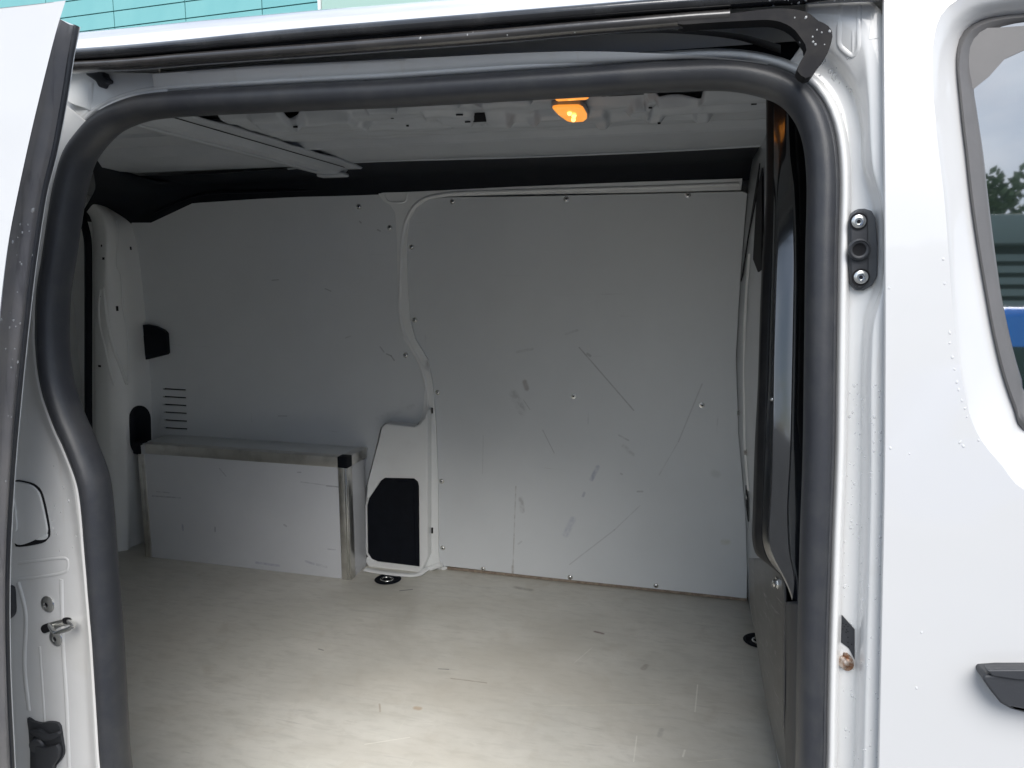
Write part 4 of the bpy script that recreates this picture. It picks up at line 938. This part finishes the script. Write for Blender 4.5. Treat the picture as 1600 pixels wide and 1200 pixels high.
drops((1360, 600, 1376, 720), 8, [fj], .0008, .0016)
drops((1200, -5, 1380, 12), 26, [wsA], .0008, .0016)
drops((400, 50, 1200, 60), 30, [wsB], .0006, .0014)
ed = [o for o in sdo.children if o.name.startswith('door_edge_face')]
drops((0, 300, 60, 800), 60, ed, .0008, .0018)
drops((80, 640, 150, 880), 34, [rj], .0007, .0014)
for (a, b2) in [(1474, 405), (1476, 443), (1484, 520), (1484, 536), (1488, 558), (1491, 577), (1495, 597), (1498, 609), (1503, 626), (1508, 638), (1511, 651), (1500, 691), (1505, 697), (1529, 688), (1391, 700), (1421, 709), (1389, 450), (1432, 1075), (1440, 988)]:
    h_ = hit(a, b2, [fd])
    if h_: drop(h_[0], h_[1], random.uniform(.0009, .0015))
me = bpy.data.meshes.new('rain_drops'); bm.to_mesh(me); bm.free()
for p in me.polygons: p.use_smooth = True
rd = link('rain_drops', me, M['drop'], VO); rd['kind'] = 'stuff'

# ================================================================== SURROUNDINGS
me = bpy.data.meshes.new('ground'); me.from_pydata([(-300, -300, -.56), (300, -300, -.56), (300, 300, -.56), (-300, 300, -.56)], [], [(0, 1, 2, 3)])
g = link('ground', me, M['asph']); g['kind'] = 'structure'
# teal clad building behind the van
bd = empty('clad_building', (0, 14, -.56), 'long building clad in flat teal and pale green panels rising behind the van roof', 'building')
bd.rotation_euler = (0, 0, R(-3))
core = box('wall', (-26, .08, 0), (16, 8, 11), M['seam'], bd, 0)
rotm = Matrix.Rotation(R(-3), 4, 'Z')
def onB(px, py):                       # a point of the facade, in the building's own frame
    d = ray(px, py); n_ = rotm @ Vector((0, -1, 0)); p0 = Vector((0, 14, -.56)); t = (p0 - C0).dot(n_) / d.dot(n_); return rotm.inverted() @ (C0 + d * t - p0)
xs = [onB(x, 25).x for x in (178, 292, 410, 500)]
pw = (xs[2] - xs[0]) / 2; z1 = onB(178, 17.5).z; z2 = onB(178, 43).z; ph = z1 - z2
cellx = [xs[0] + pw * k for k in range(-7, 3)] 
def panel(x0_, x1_, z0_, z1_, m, me=None):
    g_ = .012
    return box('cladding_panel', (x0_ + g_, 0, z0_ + g_), (x1_ - g_, .06, z1_ - g_), m, bd, 0)
base_me = None
for r_ in range(-4, 5):
    za = z1 + ph * r_
    for i in range(len(cellx) - 1):
        if base_me is None: o = panel(cellx[0], cellx[1], z1, z1 + ph, M['teal']); base_me = o.data; ox = cellx[0]; o.location = (0, 0, za - z1)
        else:
            o = bpy.data.objects.new('cladding_panel', base_me); COL.objects.link(o); o.parent = bd; o.location = (cellx[i] - cellx[0], 0, za - z1)
    box('cladding_panel', (cellx[-1] + .012, 0, za + .012), (xs[3] - .03, .06, za + ph - .012), M['teal'], bd, 0)
box('corner_frame', (xs[3] - .03, -.03, 0), (xs[3] + .03, .06, 11), M['wframe'], bd, .004)
for i in range(6): box('pale_panel', (xs[3] + .05 + i * 3.2, 0, 2.5), (xs[3] + .05 + i * 3.2 + 3.17, .06, 11), M['palegreen'], bd, 0)
# --- things behind the photographer that show mirrored in the door window
bv = empty('blue_van', (3.8, -5.6, -.56), 'bright blue vehicle with dark side window mirrored in the front door glass', 'car')
bxs = [(-2.2, .35), (-2.25, .9), (-2.15, 1.15), (-1.9, 1.85), (-1.6, 2.02), (1.0, 2.02), (1.7, 1.35), (2.4, 1.1), (2.5, .6), (2.45, .35)]
def prism(name, pts, y0_, y1_, m, parent, bw):
    bm = bmesh.new(); vs = [bm.verts.new((a, y0_, c)) for a, c in pts]; fc = bm.faces.new(vs)
    g_ = bmesh.ops.extrude_face_region(bm, geom=[fc], use_keep_orig=True)
    for e in g_['geom']:
        if isinstance(e, bmesh.types.BMVert): e.co.y = y1_
    bmesh.ops.recalc_face_normals(bm, faces=bm.faces); me = bpy.data.meshes.new(name); bm.to_mesh(me); bm.free(); o = link(name, me, m, parent)
    if bw: bev(o, bw, 3)
    return o
prism('body', bxs, -.9, .9, M['blue'], bv, .08)
prism('side_window', [(-2.0, 1.2), (-1.82, 1.72), (-.9, 1.72), (-.9, 1.2)], .9, .915, M['darkglass'], bv, .004)
prism('side_window', [(-.8, 1.2), (-.8, 1.72), (.2, 1.72), (.2, 1.2)], .9, .915, M['darkglass'], bv, .004)
prism('side_window', [(.3, 1.2), (.3, 1.72), (.85, 1.72), (1.45, 1.2)], .9, .915, M['darkglass'], bv, .004)
for x in (-1.4, 1.5):
    me = lathe_me('wheel', [(0, 0), (.2, 0), (.2, .02), (.33, .02), (.33, -.2), (0, -.2)], 24, [M['tyre']])
    put('wheel', me, Vector((x, .93, .33)), (0, 1, 0), bv)
lbd = empty('louvred_building', (7, -16, -.56), 'grey green building with horizontal louvres mirrored in the front door glass', 'building')
box('wall', (-8, -4, 0), (10, 0, 4.2), M['black'], lbd, 0)
box('roof_edge', (-8.2, -4, 4.2), (10.2, .3, 4.8), M['louvre'], lbd, .02)
lm = None
for i in range(15):
    if lm is None:
        o = box('louvre', (-8, .02, .5), (10, .12, .64), M['louvre'], lbd, 0); lm = o.data
    else: o = bpy.data.objects.new('louvre', lm); COL.objects.link(o); o.parent = lbd; o.location = (0, 0, .24 * i)
box('post', (-3.2, .12, 0), (-3.1, .2, 4.2), M['wframe'], lbd, 0)
tre = empty('broadleaf_tree', (6, -22, -1.46), 'green leafy tree above the louvred building mirrored in the door glass', 'tree')
tube('trunk', [Vector((0, 0, .85)), Vector((.1, 0, 2.5)), Vector((-.1, .1, 5.2))], .22, .22, M['bark'], tre, n=20, depth=Vector((0, 1, 0)), seg=10)
v = []; f = []
for _ in range(4200):
    c = Vector((random.gauss(0, 1), random.gauss(0, 1), random.gauss(0, 1))).normalized() * random.uniform(.3, 1) ** .5
    lump = .75 + .45 * noise.noise(c * 2.2 + Vector((3, 1, 7)))
    p = Vector((c.x * 3.2, c.y * 2.6, c.z * 2.3)) * lump + Vector((0, 0, 6.6))
    a = Vector((random.gauss(0, 1), random.gauss(0, 1), random.gauss(0, 1))).normalized() * .16; b2 = a.orthogonal().normalized() * .10
    k = len(v); v += [tuple(p - a), tuple(p + b2), tuple(p + a), tuple(p - b2)]; f.append((k, k + 1, k + 2, k + 3))
me = bpy.data.meshes.new('crown'); me.from_pydata(v, [], f); link('crown', me, M['leaf'], tre)
